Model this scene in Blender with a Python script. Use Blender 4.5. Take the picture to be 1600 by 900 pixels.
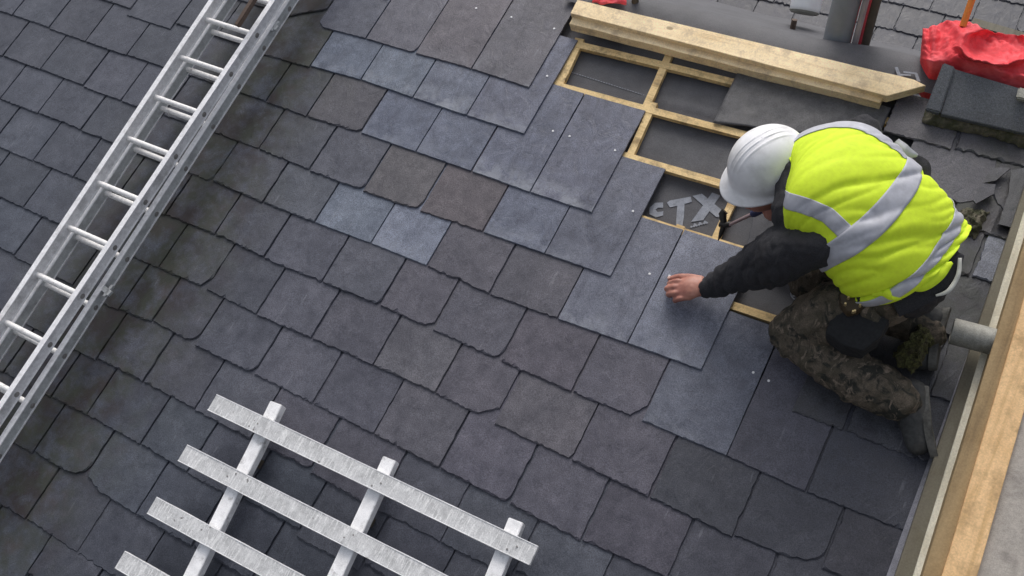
import bpy, bmesh, math, random
from math import sin, cos, pi, radians, atan2, sqrt
from mathutils import Vector, Matrix, noise

for o in list(bpy.data.objects): bpy.data.objects.remove(o)
scn = bpy.context.scene
col = scn.collection

# ------------------------------------------------------------------ frame of the roof slope
# The roof slope is the reference plane: X along the courses, Y up the slope, Z off the slope (metres).
PITCH = radians(32)
ROOF = Matrix.Translation((0, 0, 6.0)) @ Matrix.Rotation(PITCH, 4, 'X')
UP = Vector((0, sin(PITCH), cos(PITCH)))            # world "up" seen in roof coordinates
CR = ((0.8638246772, 0.4486091770, -0.2292525538), (-0.3324557197, 0.8495065106, 0.4096484869), (0.3785236075, -0.2776481491, 0.8829673741))
H, F = 3.1, 1597.79                                  # camera height off the slope, focal length in photo pixels

def P(x, y, z=0.0):
    """point of the place measured in the photograph: pixel (1600 x 900) at height z above the slope"""
    v = (x - 800, 450 - y, -F)
    d = [CR[0][i]*v[0] + CR[1][i]*v[1] + CR[2][i]*v[2] for i in range(3)]
    k = (H - z) / -d[2]
    return Vector((d[0]*k, d[1]*k, z))

# ------------------------------------------------------------------ camera, sky, sun, exposure
cam = bpy.data.cameras.new('camera'); camo = bpy.data.objects.new('camera', cam); col.objects.link(camo)
cam.sensor_width = 36; cam.lens = 36*F/1600; cam.clip_start = 0.05; cam.clip_end = 3000
m = Matrix(((CR[0][0], CR[1][0], CR[2][0], 0), (CR[0][1], CR[1][1], CR[2][1], 0), (CR[0][2], CR[1][2], CR[2][2], H), (0, 0, 0, 1)))
camo.matrix_world = ROOF @ m
scn.camera = camo

SUN_EL, SUN_AZ = radians(58), radians(-25)           # azimuth measured from +Y towards +X
w = bpy.data.worlds.new('World'); scn.world = w; w.use_nodes = True
nt = w.node_tree; bg = nt.nodes['Background']
sky = nt.nodes.new('ShaderNodeTexSky'); sky.sky_type = 'NISHITA'; sky.sun_disc = False
sky.sun_elevation = SUN_EL; sky.sun_rotation = SUN_AZ; sky.air_density = 1.0; sky.dust_density = 6.0; sky.ozone_density = 1.0
hs = nt.nodes.new('ShaderNodeHueSaturation'); hs.inputs['Saturation'].default_value = 0.42   # overcast: grey sky
nt.links.new(sky.outputs[0], hs.inputs['Color']); nt.links.new(hs.outputs[0], bg.inputs[0]); bg.inputs[1].default_value = 0.12
sl = bpy.data.lights.new('sun', 'SUN'); sl.energy = 0.9; sl.angle = radians(24); sl.color = (1.0, 0.97, 0.93)
so = bpy.data.objects.new('sun', sl); col.objects.link(so)
sd = Vector((sin(SUN_AZ)*cos(SUN_EL), cos(SUN_AZ)*cos(SUN_EL), sin(SUN_EL)))
so.rotation_euler = sd.to_track_quat('Z', 'Y').to_euler(); so.location = (0, 0, 30)
scn.render.engine = 'CYCLES'
scn.view_settings.view_transform = 'Standard'; scn.view_settings.look = 'None'
scn.view_settings.gamma = 1; scn.view_settings.use_curve_mapping = False
scn.view_settings.exposure = 0.35

# ------------------------------------------------------------------ helpers
def lin(c): return tuple(((v/255)/12.92 if v/255 <= .04045 else ((v/255+.055)/1.055)**2.4) for v in c)
RNG = random.Random(5)
ORG = {}

def tag(o, label=None, cat=None, group=None, kind=None):
    if label: o['label'] = label
    if cat: o['category'] = cat
    if group: o['group'] = group
    if kind: o['kind'] = kind
    return o

def empty(name, loc, label=None, cat=None, group=None):
    o = bpy.data.objects.new(name, None); col.objects.link(o)
    o.empty_display_size = .05
    o.matrix_world = ROOF @ Matrix.Translation(loc); ORG[o] = Vector(loc)
    return tag(o, label, cat, group)

class MB:
    def __init__(s): s.v = []; s.f = []; s.t = []; s.m = []; s.sm = []
    def add(s, vs, fs, tint=(1, 1, 1, 0), mask=(0, 0, 0, 0), smooth=False):
        b = len(s.v); s.v += [Vector(v) for v in vs]; s.f += [tuple(i+b for i in f) for f in fs]
        s.t += [tint]*len(vs)
        if isinstance(mask, list): s.m += mask
        else: s.m += [mask]*len(vs)
        s.sm += [smooth]*len(fs)
    def build(s, name, mat, parent=None, origin=None, world=False, bevel=0, prop=True):
        o3 = ORG[parent] if parent is not None and parent in ORG else Vector((0, 0, 0)) if parent is not None else (Vector(origin) if origin is not None else Vector((0, 0, 0)))
        me = bpy.data.meshes.new(name)
        me.from_pydata([v - o3 for v in s.v], [], s.f)
        a = me.attributes.new('tint', 'FLOAT_COLOR', 'POINT'); a.data.foreach_set('color', [c for t in s.t for c in t])
        a = me.attributes.new('mask', 'FLOAT_COLOR', 'POINT'); a.data.foreach_set('color', [c for t in s.m for c in t])
        me.polygons.foreach_set('use_smooth', s.sm)
        me.update()
        o = bpy.data.objects.new(name, me); col.objects.link(o)
        if mat: me.materials.append(mat)
        if parent is not None: o.parent = parent; ORG[o] = o3
        else: o.matrix_world = (Matrix() if world else ROOF) @ Matrix.Translation(o3); ORG[o] = o3
        if bevel:
            bm = bmesh.new(); bm.from_mesh(me)
            bmesh.ops.remove_doubles(bm, verts=bm.verts, dist=1e-5)
            bmesh.ops.bevel(bm, geom=list(bm.edges), offset=bevel, segments=2, affect='EDGES', clamp_overlap=True)
            bm.to_mesh(me); bm.free()
        return o

def box8(p):
    """8 corners: bottom 4 ccw then top 4"""
    return p, [(3, 2, 1, 0), (4, 5, 6, 7), (0, 1, 5, 4), (1, 2, 6, 5), (2, 3, 7, 6), (3, 0, 4, 7)]
def add_box(mb, x0, x1, y0, y1, z0, z1, **k):
    v, f = box8([(x0, y0, z0), (x1, y0, z0), (x1, y1, z0), (x0, y1, z0), (x0, y0, z1), (x1, y0, z1), (x1, y1, z1), (x0, y1, z1)])
    mb.add(v, f, **k)
def add_bar(mb, a, b, wdt, thk, up=Vector((0, 0, 1)), seg=1, wob=0, **k):
    """rectangular bar from a to b; a,b run along the centre of the bottom face"""
    a, b = Vector(a), Vector(b); d = (b-a).normalized(); s = d.cross(up).normalized(); u = s.cross(d)
    vs, fs = [], []
    for i in range(seg+1):
        c = a.lerp(b, i/seg)
        n1 = noise.noise_vector(c*7+Vector((wdt*90, 0, thk*50)))*wob
        for (q, r) in ((-.5, 0), (.5, 0), (.5, 1), (-.5, 1)):
            n2 = noise.noise_vector(c*13+Vector((q*9, r*5, 0)))*wob*.5
            vs.append(c + s*wdt*q + u*thk*r + n1 + n2)
    for i in range(seg):
        o = i*4
        for j in range(4): fs.append((o+j, o+(j+1) % 4, o+4+(j+1) % 4, o+4+j))
    fs.append((3, 2, 1, 0)); o = seg*4; fs.append((o, o+1, o+2, o+3))
    mb.add(vs, [tuple(reversed(f)) for f in fs], **k)
def add_tube(mb, pts, rad, n=12, cap=True, smooth=True, **k):
    pts = [Vector(p) for p in pts]; R_ = rad if isinstance(rad, (list, tuple)) else [rad]*len(pts)
    vs, fs = [], []; prev = None
    for i, p in enumerate(pts):
        d = (pts[min(i+1, len(pts)-1)] - pts[max(i-1, 0)]).normalized()
        a = prev if prev is not None else (Vector((0, 0, 1)) if abs(d.z) < .9 else Vector((1, 0, 0)))
        s = (a - d*a.dot(d)).normalized(); prev = s; t = d.cross(s)
        for j in range(n):
            an = 2*pi*j/n; vs.append(p + (s*cos(an)+t*sin(an))*R_[i])
    for i in range(len(pts)-1):
        for j in range(n): fs.append((i*n+j, i*n+(j+1) % n, (i+1)*n+(j+1) % n, (i+1)*n+j))
    mb.add(vs, fs, smooth=smooth, **k)
    if cap:
        o = (len(pts)-1)*n
        mb.add(vs[:n], [tuple(reversed(range(n)))], **k); mb.add(vs[o:], [tuple(range(n))], **k)
def add_poly(mb, pts, z0, z1, **k):
    """prism over a 2D outline (roof X,Y)"""
    n = len(pts)
    ar = sum(pts[i][0]*pts[(i+1) % n][1]-pts[(i+1) % n][0]*pts[i][1] for i in range(n))
    if ar < 0: pts = list(reversed(pts))
    vs = [(p[0], p[1], z0) for p in pts] + [(p[0], p[1], z1) for p in pts]
    fs = [tuple(reversed(range(n))), tuple(range(n, 2*n))] + [(i, (i+1) % n, n+(i+1) % n, n+i) for i in range(n)]
    mb.add(vs, fs, **k)

# ------------------------------------------------------------------ materials
def mat(name):
    m_ = bpy.data.materials.new(name); m_.use_nodes = True
    return m_, m_.node_tree, m_.node_tree.nodes['Principled BSDF']
def N(nt, t, **kw):
    n = nt.nodes.new(t)
    for k, v in kw.items():
        if k in n.inputs: n.inputs[k].default_value = v
        else: setattr(n, k, v)
    return n
def L(nt, a, b): nt.links.new(a, b)
def ramp(nt, fac, stops):
    r = nt.nodes.new('ShaderNodeValToRGB'); e = r.color_ramp.elements
    while len(e) < len(stops): e.new(.5)
    for i, (p, c) in enumerate(stops):
        e[i].position = p; e[i].color = (*c, 1) if len(c) == 3 else c
    L(nt, fac, r.inputs[0]); return r.outputs[0]
def mix(nt, fac, a, b, mode='MIX'):
    n = nt.nodes.new('ShaderNodeMix'); n.data_type = 'RGBA'; n.blend_type = mode
    for s, v in ((n.inputs[0], fac), (n.inputs[6], a), (n.inputs[7], b)):
        if hasattr(v, 'links') or isinstance(v, bpy.types.NodeSocket): L(nt, v, s)
        elif isinstance(v, tuple): s.default_value = (*v, 1) if len(v) == 3 else v
        else: s.default_value = v
    return n.outputs[2]
def math_(nt, op, a, b=0.0, clamp=False):
    n = nt.nodes.new('ShaderNodeMath'); n.operation = op; n.use_clamp = clamp
    for s, v in ((n.inputs[0], a), (n.inputs[1], b)):
        if isinstance(v, bpy.types.NodeSocket): L(nt, v, s)
        else: s.default_value = v
    return n.outputs[0]
def mapped(nt, scale=(1, 1, 1), rot=(0, 0, 0)):
    tc = nt.nodes.new('ShaderNodeTexCoord'); mp = nt.nodes.new('ShaderNodeMapping')
    mp.inputs['Scale'].default_value = scale; mp.inputs['Rotation'].default_value = rot
    L(nt, tc.outputs['Object'], mp.inputs[0]); return mp.outputs[0]
def noise_t(nt, vec, scale, detail=4, rough=.55, w=None, dist=0):
    n = nt.nodes.new('ShaderNodeTexNoise')
    n.inputs['Scale'].default_value = scale; n.inputs['Detail'].default_value = detail; n.inputs['Roughness'].default_value = rough; n.inputs['Distortion'].default_value = dist
    if w is not None: n.noise_dimensions = '4D'; L(nt, w, n.inputs['W'])
    L(nt, vec, n.inputs['Vector']); return n.outputs['Fac']
def bump(nt, bs, hgt, strength=.3, dist=.01, prev=None):
    b = nt.nodes.new('ShaderNodeBump'); b.inputs['Strength'].default_value = strength; b.inputs['Distance'].default_value = dist
    L(nt, hgt, b.inputs['Height'])
    if prev is not None: L(nt, prev, b.inputs['Normal'])
    if bs is not None: L(nt, b.outputs[0], bs.inputs['Normal'])
    return b.outputs[0]

def slate_material():
    m_, nt, bs = mat('slate')
    at_ = N(nt, 'ShaderNodeAttribute', attribute_name='tint'); ma = N(nt, 'ShaderNodeAttribute', attribute_name='mask')
    sep = nt.nodes.new('ShaderNodeSeparateColor'); L(nt, ma.outputs['Color'], sep.inputs[0])
    # every slate reads its own piece of the pattern
    v0 = mapped(nt); cw = nt.nodes.new('ShaderNodeCombineXYZ')
    for i_, k_ in enumerate((37.0, 91.0, 53.0)): L(nt, math_(nt, 'MULTIPLY', at_.outputs['Alpha'], k_), cw.inputs[i_])
    va = nt.nodes.new('ShaderNodeVectorMath'); va.operation = 'ADD'; L(nt, v0, va.inputs[0]); L(nt, cw.outputs[0], va.inputs[1]); v = va.outputs[0]
    def stretched(sc, rot):
        mp = nt.nodes.new('ShaderNodeMapping'); mp.inputs['Scale'].default_value = sc; mp.inputs['Rotation'].default_value = rot; L(nt, v, mp.inputs[0]); return mp.outputs[0]
    n1 = noise_t(nt, v, 5.5, 3, .6); n2 = noise_t(nt, v, 24, 4, .65); n3 = noise_t(nt, v, 300, 1, .6)
    c = mix(nt, 1.0, at_.outputs['Color'], ramp(nt, n1, [(.25, (.76, .76, .79)), (.5, (1, 1, 1)), (.75, (1.26, 1.23, 1.2))]), 'MULTIPLY')
    c = mix(nt, 1.0, c, ramp(nt, n2, [(.3, (.76, .76, .77)), (.7, (1.24, 1.24, 1.23))]), 'MULTIPLY')
    c = mix(nt, 1.0, c, ramp(nt, n3, [(.3, (.62, .62, .64)), (.7, (1.38, 1.36, 1.40))]), 'MULTIPLY')
    wet = ramp(nt, noise_t(nt, stretched((11, 3.2, 1), (0, 0, .45)), 1.0, 3, .55, None, .9), [(.50, (1, 1, 1)), (.56, (.72, .72, .74)), (.64, (.95, .95, .96))])
    c = mix(nt, math_(nt, 'MINIMUM', math_(nt, 'MULTIPLY', sep.outputs[0], 1.6), .8), c, mix(nt, 1.0, c, wet, 'MULTIPLY'))
    # worn / leached tails and dust on fresh slates
    tail = ramp(nt, sep.outputs[2], [(.0, (1, 1, 1)), (.45, (0, 0, 0))])
    dm = math_(nt, 'MULTIPLY', sep.outputs[0], math_(nt, 'MULTIPLY', tail, ramp(nt, noise_t(nt, v, 15, 3, .7), [(.42, (0, 0, 0)), (.62, (1, 1, 1))])))
    c = mix(nt, math_(nt, 'MULTIPLY', dm, .75), c, (.33, .35, .39))
    # pale scratches
    sn = noise_t(nt, stretched((60, 8, 1), (0, 0, .5)), 1.0, 2, .6)
    sc = math_(nt, 'MULTIPLY', ramp(nt, sn, [(.66, (0, 0, 0)), (.73, (1, 1, 1))]), ramp(nt, n1, [(.5, (0, 0, 0)), (.6, (1, 1, 1))]))
    c = mix(nt, math_(nt, 'MULTIPLY', sc, .2), c, (.35, .36, .4))
    # dirt and algae
    gn = noise_t(nt, v0, 11, 4, .7)
    dirt = math_(nt, 'MULTIPLY', sep.outputs[1], ramp(nt, gn, [(.34, (0, 0, 0)), (.56, (1, 1, 1))]))
    c = mix(nt, math_(nt, 'MULTIPLY', dirt, .85), c, ramp(nt, n1, [(.4, (.03, .021, .018)), (.55, (.035, .04, .022)), (.7, (.05, .036, .03))]))
    L(nt, c, bs.inputs['Base Color'])
    r = ramp(nt, n2, [(.3, (.36, .36, .36)), (.75, (.60, .60, .60))])
    L(nt, r, bs.inputs['Roughness']); bs.inputs['Specular IOR Level'].default_value = .5
    # riven surface: terraced height
    h1 = noise_t(nt, stretched((1, .45, 1), (0, 0, .35)), 13, 4, .6, None, 1.2)
    st = ramp(nt, h1, [(.0, (0, 0, 0)), (.42, (.42, .42, .42)), (.45, (.52, .52, .52)), (.58, (.60, .60, .60)), (.61, (.72, .72, .72)), (1, (1, 1, 1))])
    hh = math_(nt, 'ADD', st, math_(nt, 'MULTIPLY', n2, .35))
    bump(nt, bs, math_(nt, 'ADD', hh, math_(nt, 'MULTIPLY', n3, .06)), .42, .006)
    return m_
SLATE = slate_material()

def wood_material(name, base, dark, knots=True, scale=(2, 34, 34), rough=.7, stain=None):
    m_, nt, bs = mat(name)
    v = mapped(nt, scale); n1 = noise_t(nt, v, 1.0, 6, .62, None, .8)
    v2 = mapped(nt); n2 = noise_t(nt, v2, 9, 4, .6); n3 = noise_t(nt, v2, 180, 3, .6)
    c = ramp(nt, n1, [(.3, dark), (.48, base), (.72, tuple(x*1.12 for x in base))])
    c = mix(nt, 1, c, ramp(nt, n2, [(.25, (.84, .80, .73)), (.55, (1.02, 1.02, 1.02))]), 'MULTIPLY')
    c = mix(nt, 1, c, ramp(nt, n3, [(.3, (.85, .85, .85)), (.7, (1.12, 1.12, 1.12))]), 'MULTIPLY')
    if knots:
        vo = nt.nodes.new('ShaderNodeTexVoronoi'); vo.inputs['Scale'].default_value = 7; L(nt, mapped(nt, (1, 1.8, 1)), vo.inputs['Vector'])
        c = mix(nt, ramp(nt, vo.outputs['Distance'], [(.0, (1, 1, 1)), (.075, (.8, .8, .8)), (.11, (0, 0, 0))]), c, tuple(x*.42 for x in dark))
    if stain:
        n4 = noise_t(nt, v2, 17, 5, .7); c = mix(nt, ramp(nt, n4, [(.5, (0, 0, 0)), (.68, (.8, .8, .8))]), c, stain)
    L(nt, c, bs.inputs['Base Color']); bs.inputs['Roughness'].default_value = rough
    bump(nt, bs, n1, .35, .003); return m_
PALE = wood_material('fresh_pine', (1.0, .80, .50), (.80, .58, .32), stain=(.58, .44, .28))
BATT = wood_material('batten_timber', (.80, .59, .29), (.52, .34, .14), stain=(.24, .17, .09))
TAN = wood_material('tan_board', (.34, .24, .12), (.24, .165, .08), False, (30, 1.6, 30))
ORNG = wood_material('orange_board', (.80, .53, .27), (.62, .39, .17), False, (42, 2.2, 42), stain=(.44, .28, .13))
GREYB = wood_material('grey_brown_board', (.17, .155, .115), (.11, .098, .07), False, (30, 2, 30))
CREAM = wood_material('cream_edge', (.78, .75, .62), (.64, .61, .48), False, (20, 3, 20))
BROWNW = wood_material('old_brown_wood', (.13, .09, .07), (.07, .045, .035), False, (20, 3, 20))

def simple(name, colr, rough=.6, metal=0, nscale=30, amp=.2, bmp=.2, bd=.002, dark=None, dscale=12, dlo=.5, dhi=.65, damt=.7, grain=0):
    m_, nt, bs = mat(name); v = mapped(nt)
    n1 = noise_t(nt, v, nscale, 5, .6)
    c = mix(nt, 1, colr, ramp(nt, n1, [(.3, (1-amp,)*3), (.7, (1+amp,)*3)]), 'MULTIPLY')
    if dark is not None:
        n2 = noise_t(nt, v, dscale, 5, .65); c = mix(nt, ramp(nt, n2, [(dlo, (0, 0, 0)), (dhi, (damt,)*3)]), c, dark)
    if grain:
        c = mix(nt, 1, c, ramp(nt, noise_t(nt, v, 350, 2, .5), [(.3, (1-grain,)*3), (.7, (1+grain,)*3)]), 'MULTIPLY')
    L(nt, c, bs.inputs['Base Color']); bs.inputs['Roughness'].default_value = rough; bs.inputs['Metallic'].default_value = metal
    if bmp: bump(nt, bs, n1, bmp, bd)
    return m_
UNDER = simple('underlay_felt', (.076, .077, .087), .68, 0, 11, .2, .3, .010, (.12, .12, .125), 5, .55, .75, .5, .25)
FLAP = simple('scuffed_felt', (.088, .087, .092), .55, 0, 40, .25, .3, .002, (.17, .165, .165), 9, .55, .7, .45, .3)
PRINT = simple('pale_print', (.25, .27, .315), .6, 0, 50, .2, .1, .001, (.09, .1, .12), 28, .55, .7, .6, .2)
ALU = simple('aluminium', (.86, .86, .88), .45, .05, 60, .12, .15, .001, (.34, .33, .33), 14, .55, .75, .6, .1)
ALUW = simple('worn_aluminium', (.78, .78, .80), .5, .05, 60, .15, .15, .001, (.24, .235, .235), 10, .5, .7, .6, .12)
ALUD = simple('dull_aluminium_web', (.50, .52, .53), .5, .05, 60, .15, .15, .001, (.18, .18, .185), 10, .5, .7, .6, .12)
RIVET = simple('rivet_metal', (.30, .29, .28), .45, .5, 60, .2, 0)
RUNG = simple('rung_aluminium', (.84, .83, .82), .45, .05, 60, .12, .1, .001, (.28, .26, .24), 40, .58, .72, .7, .1)
NAIL = simple('nail_head', (.85, .85, .86), .35, .2, 60, .05, 0)
MORTAR = simple('mossy_mortar', (.13, .115, .085), .9, 0, 60, .4, .9, .006, (.045, .05, .022), 22, .4, .6, .85, .3)
MOSS = simple('moss', (.07, .07, .022), .95, 0, 160, .6, 1, .006, (.03, .022, .012), 45, .45, .6, .8, .4)
CONC = simple('pale_concrete', (.42, .385, .345), .9, 0, 90, .12, .4, .002, (.19, .17, .155), 11, .52, .68, .75, .15)
RIDGE = simple('ridge_tile', (.105, .112, .125), .6, 0, 150, .3, .4, .001, (.07, .07, .075), 6, .5, .7, .5, .35)
LEAD = simple('lead_strip', (.28, .28, .32), .5, .2, 30, .2, .3, .002, (.16, .16, .17), 12, .5, .65, .6, .2)
GALV = simple('old_pipe', (.33, .325, .29), .65, .1, 50, .18, .3, .001, (.17, .165, .135), 14, .5, .68, .7, .2)
PIPEG = simple('grey_plastic_pipe', (.24, .255, .27), .45, 0, 12, .15, .05)
REDP = simple('red_plastic', (.52, .05, .07), .45, 0, 18, .2, .2, .002)
PINKB = simple('pale_scaffold', (.36, .32, .32), .5, .2, 18, .15, .1)
DARKB = simple('dark_brown_post', (.075, .062, .045), .7, 0, 18, .3, .1)
WHITEP = simple('white_plastic', (.97, .97, .98), .3, 0, 18, .06, .02, .001, (.5, .5, .5), 12, .55, .7, .5)
ORANGEP = simple('orange_plastic', (.72, .23, .03), .4, 0, 18, .1, .02)
GROUND = simple('ground_tarmac', (.06, .06, .06), .9, 0, 3, .2, .2)
BRICK = simple('brick_wall', (.25, .13, .09), .85, 0, 9, .3, .3)

def lattice_material():
    m_, nt, bs = mat('silver_painted_timber'); v = mapped(nt)
    n1 = noise_t(nt, v, 26, 6, .7); n2 = noise_t(nt, mapped(nt, (70, 9, 9)), 1, 5, .65, None, 2.2); n3 = noise_t(nt, v, 240, 2, .6)
    c = ramp(nt, n1, [(.3, (.44, .445, .45)), (.5, (.63, .635, .64)), (.72, (.76, .765, .77))])
    c = mix(nt, ramp(nt, n2, [(.50, (0, 0, 0)), (.62, (.75, .75, .75))]), c, (.90, .90, .90))
    c = mix(nt, 1, c, ramp(nt, n3, [(.3, (.82, .82, .82)), (.7, (1.12, 1.12, 1.12))]), 'MULTIPLY')
    n4 = noise_t(nt, v, 34, 4, .6); c = mix(nt, ramp(nt, n4, [(.66, (0, 0, 0)), (.72, (.8, .8, .8))]), c, (.11, .10, .095))
    L(nt, c, bs.inputs['Base Color']); bs.inputs['Roughness'].default_value = .55; bs.inputs['Metallic'].default_value = .12
    b = bump(nt, None, n2, .6, .003); bump(nt, bs, n1, .5, .003, b); return m_
LATT = lattice_material()
LATTW = simple('bright_silver_paint', (.90, .90, .91), .5, 0, 30, .14, .5, .003, (.36, .355, .35), 24, .56, .7, .75, .1)

# ------------------------------------------------------------------ slates
THK, GAUGE, LEN, WID = .0068, .2025, .452, .255
TILT = THK/GAUGE
ZB = -.018                                          # top of the battens

def tcol(c, j=.04, r=RNG):
    k = 1 + r.uniform(-j, j)*.8; g_ = sum(c)/3; c = [g_+(q-g_)*.80 for q in c]
    l = lin(c); return tuple(max(0, x*k*(1+r.uniform(-.01, .01))) for x in l)

def slate_geo(mb, x0, x1, yt, head=None, rough=.0016, corner=None, tint=(90, 90, 98), dust=0, dirt=0, rot=0, thk=THK, lift=0, yt2=None, seed=0, zb=ZB, gauge=GAUGE, raw=False):
    """one riven slate; tail edge at yt (left) .. yt2 (right), head hidden or not at yt+head"""
    r = random.Random(seed*7919+13)
    yt2 = yt if yt2 is None else yt2
    ln = LEN if head is None else head
    g = .0014 if rough < .0015 else .0024
    xa, xb = x0+g+r.uniform(0, .001), x1-g-r.uniform(0, .001)
    wdt = xb-xa
    out = []                                          # outline, ccw starting tail-left
    def rag(k, amp):
        v = amp*(noise.noise(Vector((k*17.0+seed*3.1, seed*1.7, 0))) + .7*noise.noise(Vector((k*55.0+seed, 2.2, seed))))
        if rough > .0015: v += amp*3.2*max(0, noise.noise(Vector((k*9.0+seed*1.3, 7.7, seed*2.1)))-.28)
        return v
    n = max(6, int(wdt/.0095))
    for i in range(n+1):
        t = i/n; out.append([xa+wdt*t, yt+(yt2-yt)*t + rag(t, rough*1.6), 'T'])
    if corner:
        kind, cx, cy = corner                         # 'R' round / 'C' chamfer on the right, 'r' / 'c' on the left
        left = kind in 'rc'
        new = []
        for p in out:
            d = (p[0]-xa) if left else (xb-p[0])
            if d < cx:
                t = 1-d/cx
                p = [p[0], p[1] + (cy*t if kind in 'Cc' else cy*(1-sqrt(max(0, 1-t*t)))), 'T']
            new.append(p)
        out = new
    ys = out[-1][1]; yl = out[0][1]
    ysides = []
    ns = 22
    for i in range(1, ns+1):
        t = i/ns; out.append([xb + (rag(t+5, -rough*.8) if i < ns else 0), ys+(yt2+ln-ys)*t, 'S'])
    for i in range(1, 5): out.append([xb-wdt*i/5, yt2+ln+(yt-yt2)*i/5+rag(i+9., rough*.5), 'H'])
    for i in range(ns+1):
        t = 1-i/ns
        if t == 0: break
        out.append([xa + (rag(t+15, rough*.8) if 0 < t < 1 else 0), yl+(yt+ln-yl)*t, 'S'])
    c, s = cos(rot), sin(rot); pc = ((x0+x1)/2, yt+ln)
    tl = TILT*(GAUGE/gauge)
    def place(x, y, dz):
        X, Y = x-pc[0], y-pc[1]; X, Y = c*X-s*Y, s*X+c*Y; y2 = Y+pc[1]
        zz = zb + (yt+ln - y2)*tl + dz + lift*(yt+ln-y2)/ln
        return (X+pc[0], y2, zz)
    cx_, cy_ = (xa+xb)/2, (yt+yt2)/2+ln/2
    m_ = len(out); top, mid, bot = [], [], []
    for k, (x, y, e) in enumerate(out):
        ins = (.0012 + abs(rag(k*.09+21, rough*2.0))) * (1.0 if e != 'H' else .3)
        dx, dy = (cx_-x), (cy_-y)
        if e == 'T': ix, iy = x + (ins if x < xa+.004 else -ins if x > xb-.004 else 0), y+ins*1.5
        elif e == 'S': ix, iy = x + (ins*.5 if dx > 0 else -ins*.5), y
        else: ix, iy = x, y-ins
        top.append(place(ix, iy, thk)); mid.append(place(x, y, thk*.45)); bot.append(place(x+(0 if e != 'T' else 0), y+(.001 if e == 'T' else 0), 0))
    vs = bot+mid+top
    fs = [tuple(range(2*m_, 3*m_))]
    for k in range(m_):
        k2 = (k+1) % m_
        fs.append((k, k2, m_+k2, m_+k)); fs.append((m_+k, m_+k2, 2*m_+k2, 2*m_+k))
    fs.append(tuple(reversed(range(m_))))
    msk = []
    for v in vs: msk.append((dust, dirt(v) if callable(dirt) else dirt, max(0, (v[1]-yt)/GAUGE), 0))
    t4 = (*tint, r.random())
    if raw: return vs, fs, t4, msk
    mb.add(vs, fs, tint=t4, mask=msk)

# slate joints measured in the photograph: (x, y) pixels of the bottom ends of the joints, course by course
J = dict(
A=[(495,41),(572,61),(649,84),(737,108),(827,138)],
B=[(407,87),(485,104),(564,125),(645,153),(729,181),(820,210)],
C=[(415,160),(479,183),(564,208),(650,238),(737,268),(828,301),(925,333)],
D=[(405,233),(483,267),(567,299),(655,330),(754,363),(851,397),(955,433)],
E=[(332,283),(411,317),(492,348),(580,381),(667,416),(764,460),(871,499),(981,537),(1097,579)],
F=[(337,365),(412,404),(503,441),(593,477),(675,515),(781,564),(893,613),(1002,657),(1135,713),(1259,769),(1415,831)],
G=[(248,419),(323,451),(401,493),(487,529),(583,571),(681,614),(771,662),(893,719),(1015,777),(1145,841),(1283,887)],
H=[(184,488),(240,500),(304,540),(397,585),(489,631),(584,679),(687,732),(795,787),(908,846),(1045,902)],
I=[(152,560),(224,597),(304,640),(484,739),(587,797),(688,847)],
J=[(80,621),(136,649),(220,695),(293,739),(463,839)],
K=[(53,706),(128,753),(213,804)],
L=[(42,811),(121,865)],
M=[(44,895)],
)
LEFTJ = dict(B=[(196,27),(269,44)], C=[(20,24),(77,44),(133,67),(199,87)], D=[(4,89),(64,109),(131,135),(188,160)], E=[(0,157),(61,177),(127,204)],
             F=[(51,253),(116,276)], G=[(39,323)], H=[(24,399)])
YC = dict(Y=2.145, Z=1.943, A=1.737, B=1.545, C=1.335, D=1.13, E=.935, F=.738, G=.532, H=.332, I=.135, J=-.058, K=-.257, L=-.457, M=-.655, N=-.857, O=-1.06, Q=-1.262)
ORDER = 'QONMLKJIHGFEDCBAZY'
# (course, joint index of the slate's left joint) -> corner shape
CORN = {('C',4):None, ('D',1):('R',.035,.03), ('D',2):('R',.04,.035), ('D',3):None, ('C',1):('C',.018,.018), ('F',2):None, ('F',3):('C',.035,.025), ('F',4):('R',.05,.04),
        ('F',6):('C',.04,.05), ('G',4):None, ('G',5):('C',.07,.05), ('F',1):None, ('H',1):('R',.06,.045), ('H',2):('R',.04,.035), ('G',6):('R',.02,.02), ('K',0):('R',.1,.07),
        ('F',2):('R',.02,.02), ('G',9):('R',.12,.05), ('A',2):None, ('A',1):('R',.03,.03), ('G',0):('C',.03,.05), ('H',6):('R',.02,.02), ('E',3):None, ('K',1):('c',.08,.03), ('A',0):('c',.03,.02)}
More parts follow.
